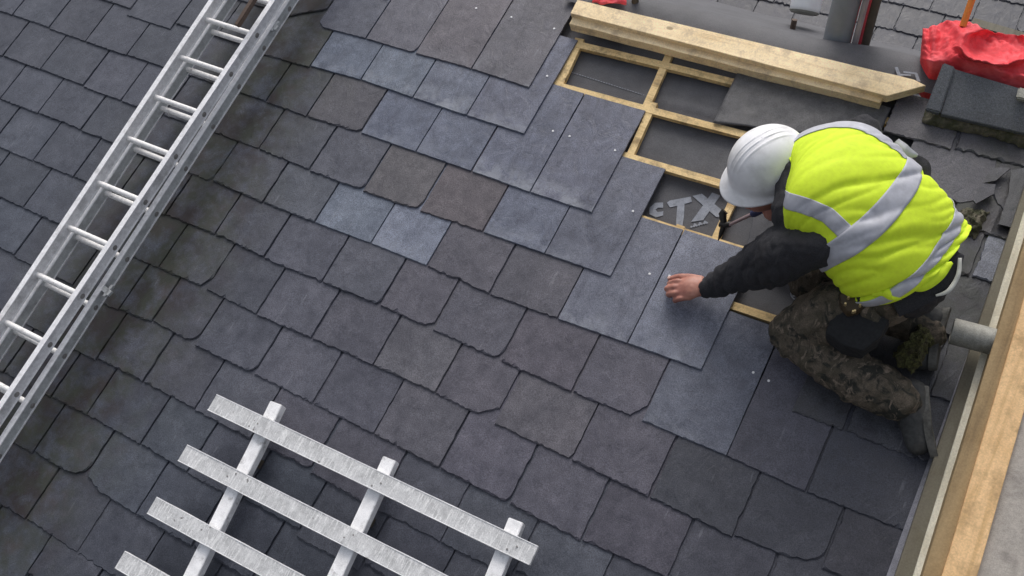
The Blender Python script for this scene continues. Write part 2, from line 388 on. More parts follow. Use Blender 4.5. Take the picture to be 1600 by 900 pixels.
# slates that are new or freshly nailed: things of their own
GRP = 'newly nailed slates along the open edge of the roof'
FRESH = {
 ('A',0): ('purple grey slate starting the uppermost fresh row, nearest the ladder top', (92,95,104), 0),
 ('A',1): ('purple grey slate with rounded corner, second of the uppermost fresh row from the ladder', (96,95,102), 0),
 ('A',2): ('brown purple slate with one nail, next to last of its row', (99,94,98), .2),
 ('A',3): ('brown purple slate with two nails, last of its row beside the pale ridge timbers', (95,92,97), .35),
 ('B',1): ('blue grey slate nearest the ladder, first of the top blue row', (98,109,122), .4),
 ('B',2): ('blue grey slate with a pale rounded patch at its lower left corner', (97,106,119), .6),
 ('B',3): ('blue grey slate with whitish dusty lower edge, third of top blue row', (101,108,122), .8),
 ('B',4): ('blue grey slate beside the upper battens, last of the top blue row', (100,105,119), .5),
 ('C',2): ('blue grey slate starting the second blue row, next to a cut brown slate', (96,104,118), .3),
 ('C',3): ('plain blue grey slate in the middle of the second blue row', (97,103,118), .3),
 ('C',4): ('long blue grey slate with dusty tail, left of the broad fully uncovered slate', (95,101,116), .8),
 ('C',5): ('broad fully uncovered blue grey slate with two nails and chalky lower corner', (96,100,114), .9),
 ('D',4): ('blue grey slate right of the reddish brown slate, its top covered by the row above', (99,105,119), .5),
 ('D',5): ('long blue grey slate with one nail, its head against the printed underlay', (93,97,110), .3),
 ('E',6): ('long grey slate with one nail and pale streaks, left of the slate under the hand', (104,108,119), .6),
 ('E',7): ('pale wet looking slate the worker holds down with his hand', (112,117,128), .3),
 ('F',7): ('dark grey slate laid below the hand, with one nail and a smeared wet surface', (98,102,112), .2),
 ('F',8): ('wide dark purple slate with nails, below the bent knee', (84,83,91), 0),
 ('E',2): ('clean blue grey replacement slate among old ones, left of the palest slate', (107,117,128), .1),
 ('E',3): ('palest grey slate of the old covering, with a rough riven surface', (119,127,139), .3),
}
REDBR = {('D',3): (103,93,95), ('D',2): (99,93,95), ('C',1): (94,90,94), ('E',4): (96,91,99), ('E',5): (90,86,94), ('F',4): (91,88,97), ('G',4): (101,97,102), ('F',5): (94,88,97), ('G',5): (95,90,98), ('G',6): (100,95,100), ('H',5): (94,91,97),
        ('F',3): (94,90,98), ('E',1): (90,93,101), ('B',0): (91,92,98)}
NAILS = {('A',2): [(744,13)], ('A',3): [(799,27),(866,45)], ('B',4): [(855,119)], ('C',4): [(864,205)], ('C',5): [(890,213),(961,235)], ('D',5): [(989,330)],
         ('E',6): [(1015,428)], ('E',7): [(1046,431)], ('F',7): [(1177,582)], ('F',8): [(1201,595),(1300,632)]}
LONG = {('A',3), ('B',4), ('C',5), ('D',5), ('E',6), ('E',7), ('F',7), ('F',8)}

def dirtf(v):
    d = abs(v[0]+2.76)/(.27 if v[1] > 1.0 else .34)
    return max(0, min(1, 1.5-d)) if d < 1.5 else 0
old = MB(); fresh = []
roof = empty('slate_roof', (-2.3, .4, -.05), 'dark slate roof slope in uneven purple and blue grey rows, partly stripped to its battens', 'roof')
seed = 0
for ci, k in enumerate(ORDER):
    yc = YC[k]
    pts = [(P(*p).x, P(*p).y, i) for i, p in enumerate(J.get(k, []))]
    lp = [(P(*p).x, P(*p).y, None) for p in LEFTJ.get(k, [])]
    phase = (pts[0][0] if pts else (-2.42 + (WID/2 if ci % 2 else 0)))
    allp = list(pts)
    if not allp: allp = [(phase, yc, None)]
    # extend left, using the measured joints where there are any
    x = allp[0][0]
    while x > -5.2:
        x2 = x - WID*RNG.uniform(.985, 1.015)
        c_ = [q for q in lp if abs(q[0]-x2) < .11]
        if c_: allp.insert(0, c_[0]); x = c_[0][0]
        else: allp.insert(0, (x2, yc + RNG.uniform(-.004, .004), None)); x = x2
    # fill gaps inside
    q = [allp[0]]
    for a in allp[1:]:
        while a[0]-q[-1][0] > .36:
            nx = q[-1][0]+ (a[0]-q[-1][0])/max(2, round((a[0]-q[-1][0])/WID)); q.append((nx, q[-1][1]+(a[1]-q[-1][1])*.5, None))
        q.append(a)
    allp = q
    if k in 'GHIJKLMNOQ':
        while allp[-1][0] < .10:
            allp.append((min(.105, allp[-1][0]+WID*RNG.uniform(.99, 1.01)), allp[-1][1]-.001, None))
            if allp[-1][0] >= .10: break
    if k in 'ZY':
        while allp[-1][0] < -2.9: allp.append((allp[-1][0]+WID, yc, None))
    for i in range(len(allp)-1):
        a, b = allp[i], allp[i+1]; seed += 1
        r = random.Random(seed)
        key = (k, a[2]) if a[2] is not None else None
        y0, y1 = a[1], b[1]
        if key is None or b[2] is None: y0 = y1 = (a[1]+b[1])/2 if abs(a[1]-b[1]) < .02 else max(a[1], b[1])
        if k in 'IJKLM' and key is None: y0 = y1 = yc + r.uniform(-.006, .006)
        # each slate is square: small rotation instead of a sheared tail
        dy = max(-.009, min(.009, y1-y0)); ym = (y0+y1)/2
        x = (a[0]+b[0])/2
        # colours: bluer towards the ladder, purple towards the lower right
        t = min(1, max(0, (x+3.2)/2.6)); 
        base = [86+7*t, 90-1*t, 98+1*t]
        if x < -2.9: base = [85, 88, 97]
        if ym < .3 and x > -1.5: base = [85, 87, 96]
        if ym < 0 and x < -1.5: base = [80, 83, 92]
        if x > -.5 and ym < .8: base = [76, 77, 86]
        f = r.uniform(.94, 1.055); base = [c*f for c in base]; base[0] += r.uniform(-1, 2)
        c3 = REDBR.get(key, base)
        c3 = [q_*m_ for q_, m_ in zip(c3, (.80, .825, .86) if x > -.6 and ym < .8 else (.855, .885, .92))]
        kw = dict(rough=.0026 if x > -2.9 else .0018, corner=CORN.get(key), tint=tcol(c3, .05, r), dust=0, dirt=dirtf, rot=r.uniform(-.004, .004), lift=r.uniform(-.0002, .0030), seed=seed)
        if key is None and x > -2.9 and r.random() < .3:
            kw['corner'] = (r.choice('CRCc'), r.uniform(.012, .035), r.uniform(.01, .025))
        if k == 'A' and b[2] == 0: kw['corner'] = ('C', .15, .085)
        if key in CORN and CORN[key] is None: kw['corner'] = None
        if x > -.5 and key is None and ym < .9: kw['rough'] = .004
        if key in FRESH:
            kw.update(rough=.0009 if k in 'BCDE' else .0014, dirt=0, dust=FRESH[key][2], tint=tcol([q_*m_ for q_, m_ in zip(FRESH[key][1], (.93, .945, .985))], .02, r), lift=0)
            mb = MB(); slate_geo(mb, a[0], b[0], ym-dy/2, yt2=ym+dy/2, **kw)
            fresh.append((key, mb, (a[0], ym), kw))
        else:
            slate_geo(old, a[0], b[0], ym-dy/2, yt2=ym+dy/2, **kw)
# old slates left along the verge, behind and under the worker
def verge(x0, x1, yt, c, rough=.004, dirt=.4, head=None, corner=None, rot=0, lift=0):
    global seed; seed += 1
    slate_geo(old, x0, x1, yt, head=head, rough=rough, corner=corner, tint=tcol(c), dust=0, dirt=dirt, rot=rot, lift=lift, seed=seed, zb=ZB+(LEN-(head or LEN))*TILT)
for (x0, x1, yt, c, d, hd, cn) in [
    (-.40, -.175, 1.957, (92, 90, 96), .25, .17, None), (-.17, .085, 1.965, (80, 80, 90), .5, .15, None), (-.30, -.03, 1.775, (84, 84, 92), .1, .36, ('C', .06, .03)),
    (-.027, .085, 1.80, (74, 76, 84), .6, .3, ('c', .05, .05)), (-.10, .085, 1.70, (70, 70, 76), .8, .3, None), (-.17, .015, 1.54, (72, 74, 84), .7, .36, None), (.018, .095, 1.545, (118, 124, 138), .15, .165, None), (.02, .10, 1.70, (72, 74, 82), .8, .2, None),
    (-.33, -.08, 1.335, (70, 72, 80), .7, None, None), (-.076, .098, 1.335, (72, 74, 82), .6, None, None), (-.20, .02, 1.13, (70, 72, 80), .5, None, None), (.024, .098, 1.13, (76, 78, 86), .5, None, None),
    (-.32, -.16, .93, (70, 72, 80), .3, None, None), (-.155, .098, .93, (72, 75, 84), .2, None, ('R', .05, .03))]:
    verge(x0, x1, yt, c, dirt=d, head=hd, corner=cn)
old.build('slate_covering', SLATE, roof)

for key, mb, (ox, oy), kw in fresh:
    lab, c_, du = FRESH[key]
    org = (ox+WID/2, oy, 0)
    o = mb.build('roof_slate', SLATE, origin=org); tag(o, lab, 'roof slate', GRP if key not in (('E', 2), ('E', 3)) else None)
    for (px, py) in NAILS.get(key, []):
        p = P(px, py, .004)
        # height of the slate's face under the nail
        yt = oy; z = ZB + (yt+LEN-p.y)*TILT + THK
        p = P(px, py, z)
        nb = MB(); rr = .0047
        ring = [(p.x+rr*cos(t*pi/5), p.y+rr*sin(t*pi/5), z-.0005) for t in range(10)]
        ring2 = [(p.x+rr*.8*cos(t*pi/5), p.y+rr*.8*sin(t*pi/5), z+.0022) for t in range(10)]
        nb.add(ring+ring2, [tuple(range(10, 20))]+[(t, (t+1) % 10, 10+(t+1) % 10, 10+t) for t in range(10)])
        nb.build('nail', NAIL, o)

# broken slate pieces at the ladder and along the verge
def shard(px, z, thk, tint, name=None, dirt=.3):
    pts = [P(x, y, z) for x, y in px]
    pts = [(p.x, p.y) for p in pts]
    res = []
    for i in range(len(pts)):
        a, b = Vector(pts[i]), Vector(pts[(i+1) % len(pts)])
        n = max(1, int((b-a).length/.015))
        for j in range(n):
            c = a.lerp(b, j/n); nv = noise.noise_vector(Vector((c.x*60, c.y*60, z*10)))*(.002 if j else 0); res.append((c.x+nv.x, c.y+nv.y))
    mb = MB(); add_poly(mb, res, z-thk, z, tint=(*tcol(tint), RNG.random()), mask=(0, 0 if z > .03 else dirt, 1, 0)); return mb
SH = [
      ([(1548,262),(1580,262),(1556,282),(1535,286)], .022, (82,82,90), 'small broken slate corner near the verge, above the others'),
      ([(1535,286),(1556,288),(1553,303),(1525,318),(1520,312)], .026, (88,90,98), 'pointed slate fragment right of the yellow vest'),
      ([(1580,266),(1600,262),(1612,300),(1580,355),(1560,350),(1575,305)], .02, (86,88,94), 'long broken slate strip against the verge board')]
for px, z, c, lab in SH:
    mb = shard(px, z, .007, c); p = P(*px[0], z)
    tag(mb.build('broken_slate', SLATE, origin=(p.x, p.y, 0)), lab, 'broken slate', 'broken slate fragments')

# ------------------------------------------------------------------ deck, underlay, battens of the open part
ZU = -.047
mb = MB()
nx, ny = 120, 60; X0, X1, Y0, Y1 = -1.75, .1, 1.1, 2.15
vs = []
for j in range(ny+1):
    for i in range(nx+1):
        x, y = X0+(X1-X0)*i/nx, Y0+(Y1-Y0)*j/ny
        v = Vector((x*3, y*7, 1.3)); z = ZU + .0012*noise.noise(v) + .0010*abs(noise.noise(Vector((x*9+y*5, y*12-x*4, 4))))
        # crease running across the upper bays
        z += .006*math.exp(-((y-(1.86+.05*(x+1.2)))/.012)**2) if -1.25 < x < -.8 else 0
        vs.append((x, y, z))
fs = [(j*(nx+1)+i, j*(nx+1)+i+1, (j+1)*(nx+1)+i+1, (j+1)*(nx+1)+i) for j in range(ny) for i in range(nx)]
mb.add(vs, fs, smooth=True)
add_box(mb, -5.2, .30, -1.2, 2.15, -.085, -.072)
mb.build('underlay', UNDER, roof)
# battens
BT = .019
def batten(a, b, yl=None, wd=.027, z=ZB):
    mb = MB(); add_bar(mb, (a[0], a[1], z-BT), (b[0], b[1], z-BT), wd, BT, seg=14, wob=.0016)
    return mb.build('batten', BATT, roof)
def bxy(px, py): p = P(px, py, ZB); return (p.x, p.y)
y1 = bxy(1000, 90)[1]
def brow(pxa, pxb, off=0):
    a, b = bxy(*pxa), bxy(*pxb); batten((a[0], a[1]+off), (b[0], b[1]+off))
brow((866, 60), (1151, 129))
brow((1358, 182), (1400, 192))
brow((850, 128), (1175, 213))
brow((960, 238), (1260, 325))
brow((990, 338), (1240, 415))
brow((1100, 462), (1290, 525))
brow((700, 80), (720, 86))
# rafters / counter battens under them
def rafter(pa, pb, wd=.03, z=ZU+.006, t=.0215):
    a, b = P(*pa, z+t), P(*pb, z+t); mb = MB(); add_bar(mb, (a.x, a.y, z), (b.x, b.y, z), wd, t, seg=12, wob=.0015); mb.build('rafter', BATT, roof)
rafter((906, 60), (857, 165), .036); rafter((1046, 84), (1002, 182), .028); rafter((1022, 160), (975, 262), .026); rafter((1158, 285), (1118, 372), .026); rafter((1064, 352), (1054, 372), .03)
# printed lettering on the underlay
def zp(p, x0, y0, s): return (x0+p[0]/s, y0+p[1]/s)
pr = MB()
ZP = ZU+.0026
T1 = (740, 200, 3.75); T2 = (1360, 60, 6.25)
for poly in ([(1110,436),(1062,438),(1030,468),(1030,505),(1068,524),(1110,512),(1112,488),(1078,492),(1066,478),(1080,466),(1110,468)],
             [(1133,437),(1150,425),(1272,402),(1280,432),(1236,445),(1232,520),(1222,580),(1186,566),(1190,500),(1194,455),(1150,465)],
             [(1283,398),(1338,385),(1478,500),(1462,525),(1420,520)], [(1398,378),(1446,396),(1345,540),(1275,550)]):
    add_poly(pr, [tuple(P(*zp(p, *T1), ZP)[:2]) for p in poly], ZP-.0008, ZP+(.0004 if poly[0][0] == 1398 else 0))
for i in range(7):
    a = P(*zp((1268+i*15, 582-i*4), *T1), ZP); add_box(pr, a.x, a.x+.007, a.y, a.y+.007*(1+(i % 2)), ZP-.0008, ZP)
for (pa, pb, n) in (((892,113),(1108,181), 52), ((1082,82),(1150,102), 20)):
    for i in range(n):
        t = i/n; a = P(pa[0]+(pb[0]-pa[0])*t, pa[1]+(pb[1]-pa[1])*t, ZP); add_box(pr, a.x, a.x+.0085*WID/.255*.9, a.y, a.y+.0028, ZP-.0008, ZP)
# round emblem with chevrons by the knee
ce = P(1248, 458, ZP)
ang = [2*pi*i/26 for i in range(26)]
for i in range(26):
    a, b = ang[i], ang[(i+1) % 26]
    add_poly(pr, [(ce.x+.027*cos(a), ce.y+.027*sin(a)), (ce.x+.027*cos(b), ce.y+.027*sin(b)), (ce.x+.0235*cos(b), ce.y+.0235*sin(b)), (ce.x+.0235*cos(a), ce.y+.0235*sin(a))], ZP-.0008, ZP)
for k in (-1, 0, 1):
    for s in (-1, 1):
        y = ce.y+k*.011
        add_poly(pr, [(ce.x, y+.006), (ce.x+s*.015, y-.004), (ce.x+s*.015, y-.009), (ce.x, y+.001)], ZP-.0008, ZP)
pr.build('printed_lettering', PRINT, roof)

# scuffed sheet lapped over the battens, right of the open bays, and the sheet going over the ridge
def sheet(name, outline_px, z, matr, parent, amp=.004, thick=.0025, n=(50, 24)):
    (a, b, c, d) = [P(*p, z) for p in outline_px]        # tl, tr, br, bl
    mb = MB(); vs = []
    for j in range(n[1]+1):
        for i in range(n[0]+1):
            u, v_ = i/n[0], j/n[1]
            p = a.lerp(b, u).lerp(d.lerp(c, u), v_)
            p = p + Vector((0.002*noise.noise(Vector((v_*8, z*9, 3))) if i in (0, n[0]) else 0, .002*noise.noise(Vector((u*12, 1, z))) if j in (0, n[1]) else 0, amp*noise.noise(Vector((p.x*8, p.y*11, z))) + amp*.6*noise.noise(Vector((p.x*25, p.y*19, z)))))
            vs.append(p)
    m1 = len(vs); vs += [p - Vector((0, 0, thick)) for p in vs]
    W_ = n[0]+1; fs = []
    for j in range(n[1]):
        for i in range(n[0]):
            q = (j*W_+i, (j+1)*W_+i, (j+1)*W_+i+1, j*W_+i+1); fs.append(q); fs.append(tuple(reversed([t+m1 for t in q])))
    bd = [i for i in range(W_)] + [j*W_+n[0] for j in range(1, n[1]+1)] + [n[1]*W_+i for i in range(n[0]-1, -1, -1)] + [j*W_ for j in range(n[1]-1, 0, -1)]
    for k in range(len(bd)): a_, b_ = bd[k], bd[(k+1) % len(bd)]; fs.append((a_, b_, b_+m1, a_+m1))
    mb.add(vs, fs, smooth=True); return mb.build(name, matr, parent)
sheet('lapped_sheet', [(1157, 104), (1392, 168), (1370, 222), (1114, 191)], -.008, FLAP, roof)
sheet('felt_patch', [(1180, 325), (1262, 350), (1250, 440), (1165, 392)], -.008, UNDER, roof, .005)

# ------------------------------------------------------------------ ridge: timbers, lap of felt, ridge tile
ORG_RIDGE = (-1, 2.1, 0)
a, b = P(903, -8, .052), P(1450, 131, .052)
mb = MB()
zt = .052
tl, tr, tip, br, bl = P(880, -5, zt), P(1428, 124, zt), P(1447, 133, zt), P(1386, 150, zt), P(868, 14, zt)
tl, bl = P(905, 0, zt), P(893, 21, zt)
tl = tl + (tl-tr)*.006; bl = bl+(bl-br)*.004
outl = [bl.lerp(br, i/20) for i in range(21)] + [tip] + [tr.lerp(tl, i/20) for i in range(21)]
outl = [(p.x, p.y + .0016*noise.noise(Vector((p.x*14, p.y*50, 0)))) for p in outl]
add_poly(mb, outl, .014, zt)
tag(mb.build('timber_board', PALE, origin=(-1, 2.1, 0), bevel=.0015), 'pale knotty timber along the ridge with a pointed right end, upper of the pair', 'timber board', 'pale timbers along the ridge')
mb = MB(); a, b = P(893, 31, .03), P(1378, 154, .03)
add_bar(mb, (a.x, a.y-.002, -.012), (b.x, b.y-.002, -.012), .033, .042, seg=24, wob=.003)
tag(mb.build('timber_board', PALE, origin=(a.x, a.y, 0), bevel=.001), 'narrow rough timber tucked under the pale ridge timber, lower of the pair', 'timber board', 'pale timbers along the ridge')
# felt passing over the ridge and the hidden reverse slope
mb = MB(); vs = []
nx = 80
prof = [(2.14, .010), (2.18, .012), (2.215, .006), (2.25, -.006), (2.275, -.03), (2.33, -.10), (2.6, -.4)]
for j, (y, z) in enumerate(prof):
    for i in range(nx+1):
        x = -1.7+1.9*i/nx; vs.append((x, y+.004*noise.noise(Vector((x*4, j, 0))) + (.03 if (x > -.75 and 1 < j < 5) else 0)*min(1, (x+.75)*4), z+.004*noise.noise(Vector((x*6, j*2, 3)))))
mb.add(vs, [(j*(nx+1)+i, j*(nx+1)+i+1, (j+1)*(nx+1)+i+1, (j+1)*(nx+1)+i) for j in range(len(prof)-1) for i in range(nx)], smooth=True)
felt = mb.build('ridge_felt', UNDER, roof)
pr = MB(); zf = .021
for poly in ([(237,280),(268,280),(303,372),(268,372)], [(268,345),(395,350),(398,365),(275,362)], [(322,318),(450,335),(455,352),(392,345),(325,335)], [(430,337),(460,342),(490,420),(455,415)]):
    zf += .0003
    add_poly(pr, [tuple(P(*zp(p, *T2), zf)[:2]) for p in poly], zf-.003, zf)
pr.build('printed_lettering', PRINT, roof)

rt = empty('ridge_tile', P(1530, 170, .03), 'grey concrete ridge tile with raised collar bedded on mossy mortar', 'ridge tile')
mb = MB()
zt = .085
def quadslab(mb, px, zs, dz, **k):
    pts = [P(x, y, z) for (x, y), z in zip(px, zs)]
    v, f = box8([p-Vector((0, 0, dz)) for p in pts] + pts); mb.add(v, f, **k)
quadslab(mb, [(1470,178),(1612,211),(1612,143),(1490,107)], [.055,.055,.10,.10], .016)
mb.build('tile_body', RIDGE, rt, bevel=.002)
mb = MB(); quadslab(mb, [(1446,170),(1469,176),(1493,104),(1474,97)], [.066,.066,.115,.115], .02)
mb.build('tile_collar', RIDGE, rt, bevel=.004)
mb = MB(); quadslab(mb, [(1588,152),(1612,158),(1612,140),(1592,135)], [.115,.115,.12,.12], .018)
mb.build('tile_end', GALV, rt, bevel=.004)
# mortar bed
def lump(name, matr, parent, outline, z0, hgt, amp=.01, fr=30, origin=None, n=40, m2=16):
    """rough mound between two polylines (upper/lower) in the photograph"""
    up_, lo = outline; mb = MB(); vs = []
    def along(pl, t):
        t *= len(pl)-1; i = min(len(pl)-2, int(t)); f_ = t-i; return (pl[i][0]+(pl[i+1][0]-pl[i][0])*f_, pl[i][1]+(pl[i+1][1]-pl[i][1])*f_)
    for j in range(m2+1):
        for i in range(n+1):
            u, v_ = i/n, j/m2
            a, b = along(up_, u), along(lo, u); q = P(a[0]+(b[0]-a[0])*v_, a[1]+(b[1]-a[1])*v_, z0)
            e = min(1, min(u, 1-u)*8)*sin(pi*min(1, v_*1.0))**.6 if 0 < v_ < 1 else 0
            nz = noise.noise_vector(q*fr)*amp + noise.noise_vector(q*fr*3)*amp*.5
            vs.append(q + Vector((nz.x, nz.y, hgt*e + nz.z*(.3+e))))
    W_ = n+1
    mb.add(vs, [(j*W_+i, (j+1)*W_+i, (j+1)*W_+i+1, j*W_+i+1) for j in range(m2) for i in range(n)], smooth=True)
    return mb.build(name, matr, parent, origin=origin)
lump('mortar_bed', MORTAR, rt, ([(1448,168),(1500,180),(1560,196),(1615,208)], [(1440,190),(1480,203),(1540,212),(1615,236)]), .006, .03, .008, 40)

# ------------------------------------------------------------------ verge boards at the right
def runboard(name, matr, xl, z0, z1, wd, label, cat='board', bev=.0015, grp=None, y0=-1.25, y1=2.3):
    mb = MB(); v = []
    add_bar(mb, (xl[0]+wd/2, y0, z0), (xl[1]+wd/2, y1, z0), wd, z1-z0, seg=20, wob=.0008)
    o = mb.build(name, matr, origin=(xl[0], .8, z0), bevel=bev); tag(o, label, cat, grp); return o
def xl_at(pa, pb, z):
    a, b = P(*pa, z), P(*pb, z); s = (b.x-a.x)/(b.y-a.y); return (a.x+s*(-1.25-a.y), a.x+s*(2.3-a.y))
zA, zC, zT, zO = .03, .085, .17, .19
# lead strip and brown face board
x = xl_at((1385,900), (1462,690), .012); runboard('lead_flashing', LEAD, (x[0], x[1]), -.05, .012, .03, 'narrow pale lead strip between the slates and the verge board', 'flashing')
x = xl_at((1398,900), (1478,660), .06)
runboard('verge_board', GREYB, x, -.05, .06, .050, 'grey brown board between the slates and the cream strip', 'board')  # grey brown tone with faint grain over the whole board
x2 = xl_at((1427,900), (1500,660), zC); runboard('edge_strip', CREAM, (x2[0]+.0, x2[1]), -.05, zC, .028, 'thin cream painted strip running along the verge between two boards', 'board strip')
x = xl_at((1440,900), (1515,655), zT); runboard('tan_board', TAN, (x[0]+.0015, x[1]+.0015), -.05, zT, .062, 'tan plank beside the cream strip, lower and darker than its neighbour', 'plank', grp='planks at the verge')
x = xl_at((1472,900), (1543,660), zO); runboard('orange_board', ORNG, x, -.05, zO, .078, 'orange fresh sawn plank next to the concrete coping', 'plank', grp='planks at the verge')
x = xl_at((1517,900), (1580,660), zO-.02); mb = MB()
vs = []
nx, ny = 20, 60
for j in range(ny+1):
    for i in range(nx+1):
        y = -1.3+3.4*j/ny; xb = x[0]+(x[1]-x[0])*(y+1.25)/3.55+.001; xx = xb + .5*i/nx
        vs.append((xx, y, zO-.02+.004*noise.noise(Vector((xx*9, y*9, 0)))))
n_ = len(vs); vs += [(v[0], v[1], -.4) for v in vs]
W_ = nx+1
fs = [(j*W_+i, j*W_+i+1, (j+1)*W_+i+1, (j+1)*W_+i) for j in range(ny) for i in range(nx)]
bd = [i for i in range(W_)] + [j*W_+nx for j in range(1, ny+1)] + [ny*W_+i for i in range(nx-1, -1, -1)] + [j*W_ for j in range(ny-1, 0, -1)]
for k in range(len(bd)): a_, b_ = bd[k], bd[(k+1) % len(bd)]; fs.append((b_, a_, a_+n_, b_+n_))
mb.add(vs, fs); tag(mb.build('concrete_coping', CONC, origin=(.4, .6, 0)), 'pale stained concrete coping at the lower right corner', 'coping')
# pipe stub crossing the verge
z = .128
a, b = P(1487, 517, z), P(1556, 535, z); mb = MB()
d = (b-a).normalized()
n = 24
add_tube(mb, [a, a+d*.004, b+d*.012], [.037, .039, .039], n, cap=False)
add_tube(mb, [a, a+d*.13], .034, n, cap=False)
s_ = d.cross(Vector((0, 0, 1))).normalized(); t_ = d.cross(s_)
ring = [(a+(s_*cos(2*pi*i/n)+t_*sin(2*pi*i/n))*r) for r in (.037, .034) for i in range(n)]
mb.add(ring, [(i, (i+1) % n, n+(i+1) % n, n+i) for i in range(n)])
tag(mb.build('scaffold_pipe', GALV, origin=a), 'short grey pipe end poking from the verge boards onto the slates', 'pipe')

# ------------------------------------------------------------------ ladder
lad = empty('extension_ladder', (-2.75, .5, .02), 'two section aluminium extension ladder lying up the roof slope', 'ladder')
ZT1, ZT2 = .190, .125                                # top of the upper and lower sections
def linex(pa, pb, z):
    a, b = P(*pa, z), P(*pb, z); s = (b.x-a.x)/(b.y-a.y); return lambda y: a.x+s*(y-a.y)
LY0, LY1 = -.75, 2.75
def stile(name, fx, ztop, hgt, side, flw=.022):
    """C-channel: web with a flange top and bottom; side=+1 flanges point to +X"""
    mb = MB(); t = .003
    def strip(xo0, xo1, z0, z1):
        a, b = fx(LY0), fx(LY1)
        v, f = box8([(a+xo0, LY0, z0), (a+xo1, LY0, z0), (b+xo1, LY1, z0), (b+xo0, LY1, z0), (a+xo0, LY0, z1), (a+xo1, LY0, z1), (b+xo1, LY1, z1), (b+xo0, LY1, z1)]); mb.add(v, f)
    strip(0, flw, ztop-.0045, ztop); strip(0, flw, ztop-hgt, ztop-hgt+.0045)
    fl = mb.build(name, ALU, lad)
    mb = MB()
    if side > 0: strip(flw-.006, flw-.003, ztop-hgt+.0045, ztop-.0045)
    else: strip(flw-.006, flw-.003, ztop-hgt+.0045, ztop-.0045)
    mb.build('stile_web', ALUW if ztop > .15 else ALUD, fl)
    return fl
HS = .048
fxL = linex((326, 0), (-5, 497), ZT1)               # left flange, left edge
fxR = linex((341, 120), (92, 490), ZT1)             # right flange of the upper section
fxR2 = linex((366, 120), (112, 510), ZT2)           # right flange of the lower section
stile('stile', fxL, ZT1, HS, 1); stile('stile', fxR, ZT1, HS, 1)
stile('stile', lambda y: fxL(y)-.004, ZT2, HS, 1); stile('stile', fxR2, ZT2, HS, 1)
RY = [(320,30),(283,90),(238,150),(197,215),(152,285),(107,355),(60,430),(12,505)]
zr = ZT1-.030
ys = [P(*p, zr).y for p in RY]
pitch = (ys[0]-ys[-1])/7
allY = [ys[0]+pitch*k for k in (5, 4, 3, 2, 1)] + ys + [ys[-1]-pitch*k for k in (1, 2, 3)]
for y in allY:
    if not LY0+.05 < y < LY1-.05: continue
    for (zz, fa, fb, dy) in ((zr, fxL, fxR, 0), (ZT2-.032, lambda q: fxL(q)-.004, fxR2, -.010)):
        a, b = Vector((fa(y)+.013, y+dy, zz)), Vector((fb(y)+.016, y+dy, zz))
        mb = MB(); add_tube(mb, [a, b], .0112, 14, cap=False)
        mb.build('rung', RUNG, lad)
        mb = MB()                                     # swaged rung ends showing on the stile webs
        add_tube(mb, [b-Vector((.0, 0, 0)), b+Vector((.0035, 0, 0))], [.0125, .0105], 16); add_tube(mb, [b+Vector((.003, 0, 0)), b+Vector((.0045, 0, 0))], [.0065, .0045], 12)
        mb.build('rivet', RIVET, lad)
for (px, py, z) in ((428, 40, .11), (168, 452, .11)):
    p = P(px, py, z); mb = MB(); add_bar(mb, p-Vector((.03, 0, 0)), p+Vector((.03, -.012, 0)), .022, .012); add_bar(mb, p+Vector((.012, -.03, .0)), p+Vector((.018, .02, 0)), .012, .012)
    mb.build('guide_bracket', ALUD, lad, bevel=.001)
mb = MB(); a, b = P(373, 42, .22), P(408, -12, .25); add_bar(mb, a, b, .022, .02, seg=10, wob=.006)
tag(mb.build('wooden_stick', BROWNW, origin=a, bevel=.003), 'short brown wooden stick jammed against the topmost ladder rung', 'stick')

# ------------------------------------------------------------------ silver painted lattice in the foreground
lat = empty('lattice_frame', P(560, 800, .0), 'silver painted timber lattice lying on the slates at the bottom of the picture', 'lattice frame')
zl = .085
def bar_px(name, pa, pb, wd, z, thk, m_, extend=0, yw=0):
    a, b = P(*pa, z+thk), P(*pb, z+thk); a.z = b.z = z
    b = b + (b-a)*extend
    mb = MB(); add_bar(mb, a, b, wd, thk, seg=26, wob=.0016); return mb.build(name, m_, lat, bevel=.0012)
SL = [((331, 628), (834, 868)), ((285, 707), (680, 905)), ((237, 789), (465, 906)), ((187, 874), (260, 915))]
for i, (a, b) in enumerate(SL):
    pa, pb = P(*a, zl+.016), P(*b, zl+.016)
    # every slat is as long as the first
    p0, p1 = P(*SL[0][0], zl+.016), P(*SL[0][1], zl+.016); d = (p1-p0)
    pe = pa + d if i else pb
    mb = MB(); add_bar(mb, (pa.x, pa.y, zl), (pe.x, pe.y, zl), .061, .016, seg=40, wob=.0014); s_ = mb.build('slat', LATT, lat, bevel=.0012)
    if 1:                                            # bright worn arrises
        mb = MB()
        for sd_ in (-1, 1):
            q = Vector((0, sd_*.0292, 0)); add_bar(mb, Vector((pa.x+.001, pa.y, zl+.0160))+q, Vector((pe.x-.001, pe.y, zl+.0160))+q, .0026, .0012, seg=20, wob=.0004)
        mb.build('worn_edge', LATTW, s_)
p0, p1 = P(*SL[0][0], zl+.016), P(*SL[0][1], zl+.016); d = p1-p0
for i, (a, b) in enumerate(SL[:3]):                  # fixings where slats cross the rails
    for (px, py) in (((396,664),(588,757),(800,856)), ((362,742),(545,838),(0,0)), ((322,826),(0,0),(0,0)))[i]:
        if px:
            for dx in (-.012, .012):
                q = P(px, py, zl+.016)+Vector((dx, dx*.8, 0)); mb = MB(); add_tube(mb, [q-Vector((0, 0, .002)), q+Vector((0, 0, .0016))], [.0034, .003], 8); mb.build('screw', RIVET, lat)
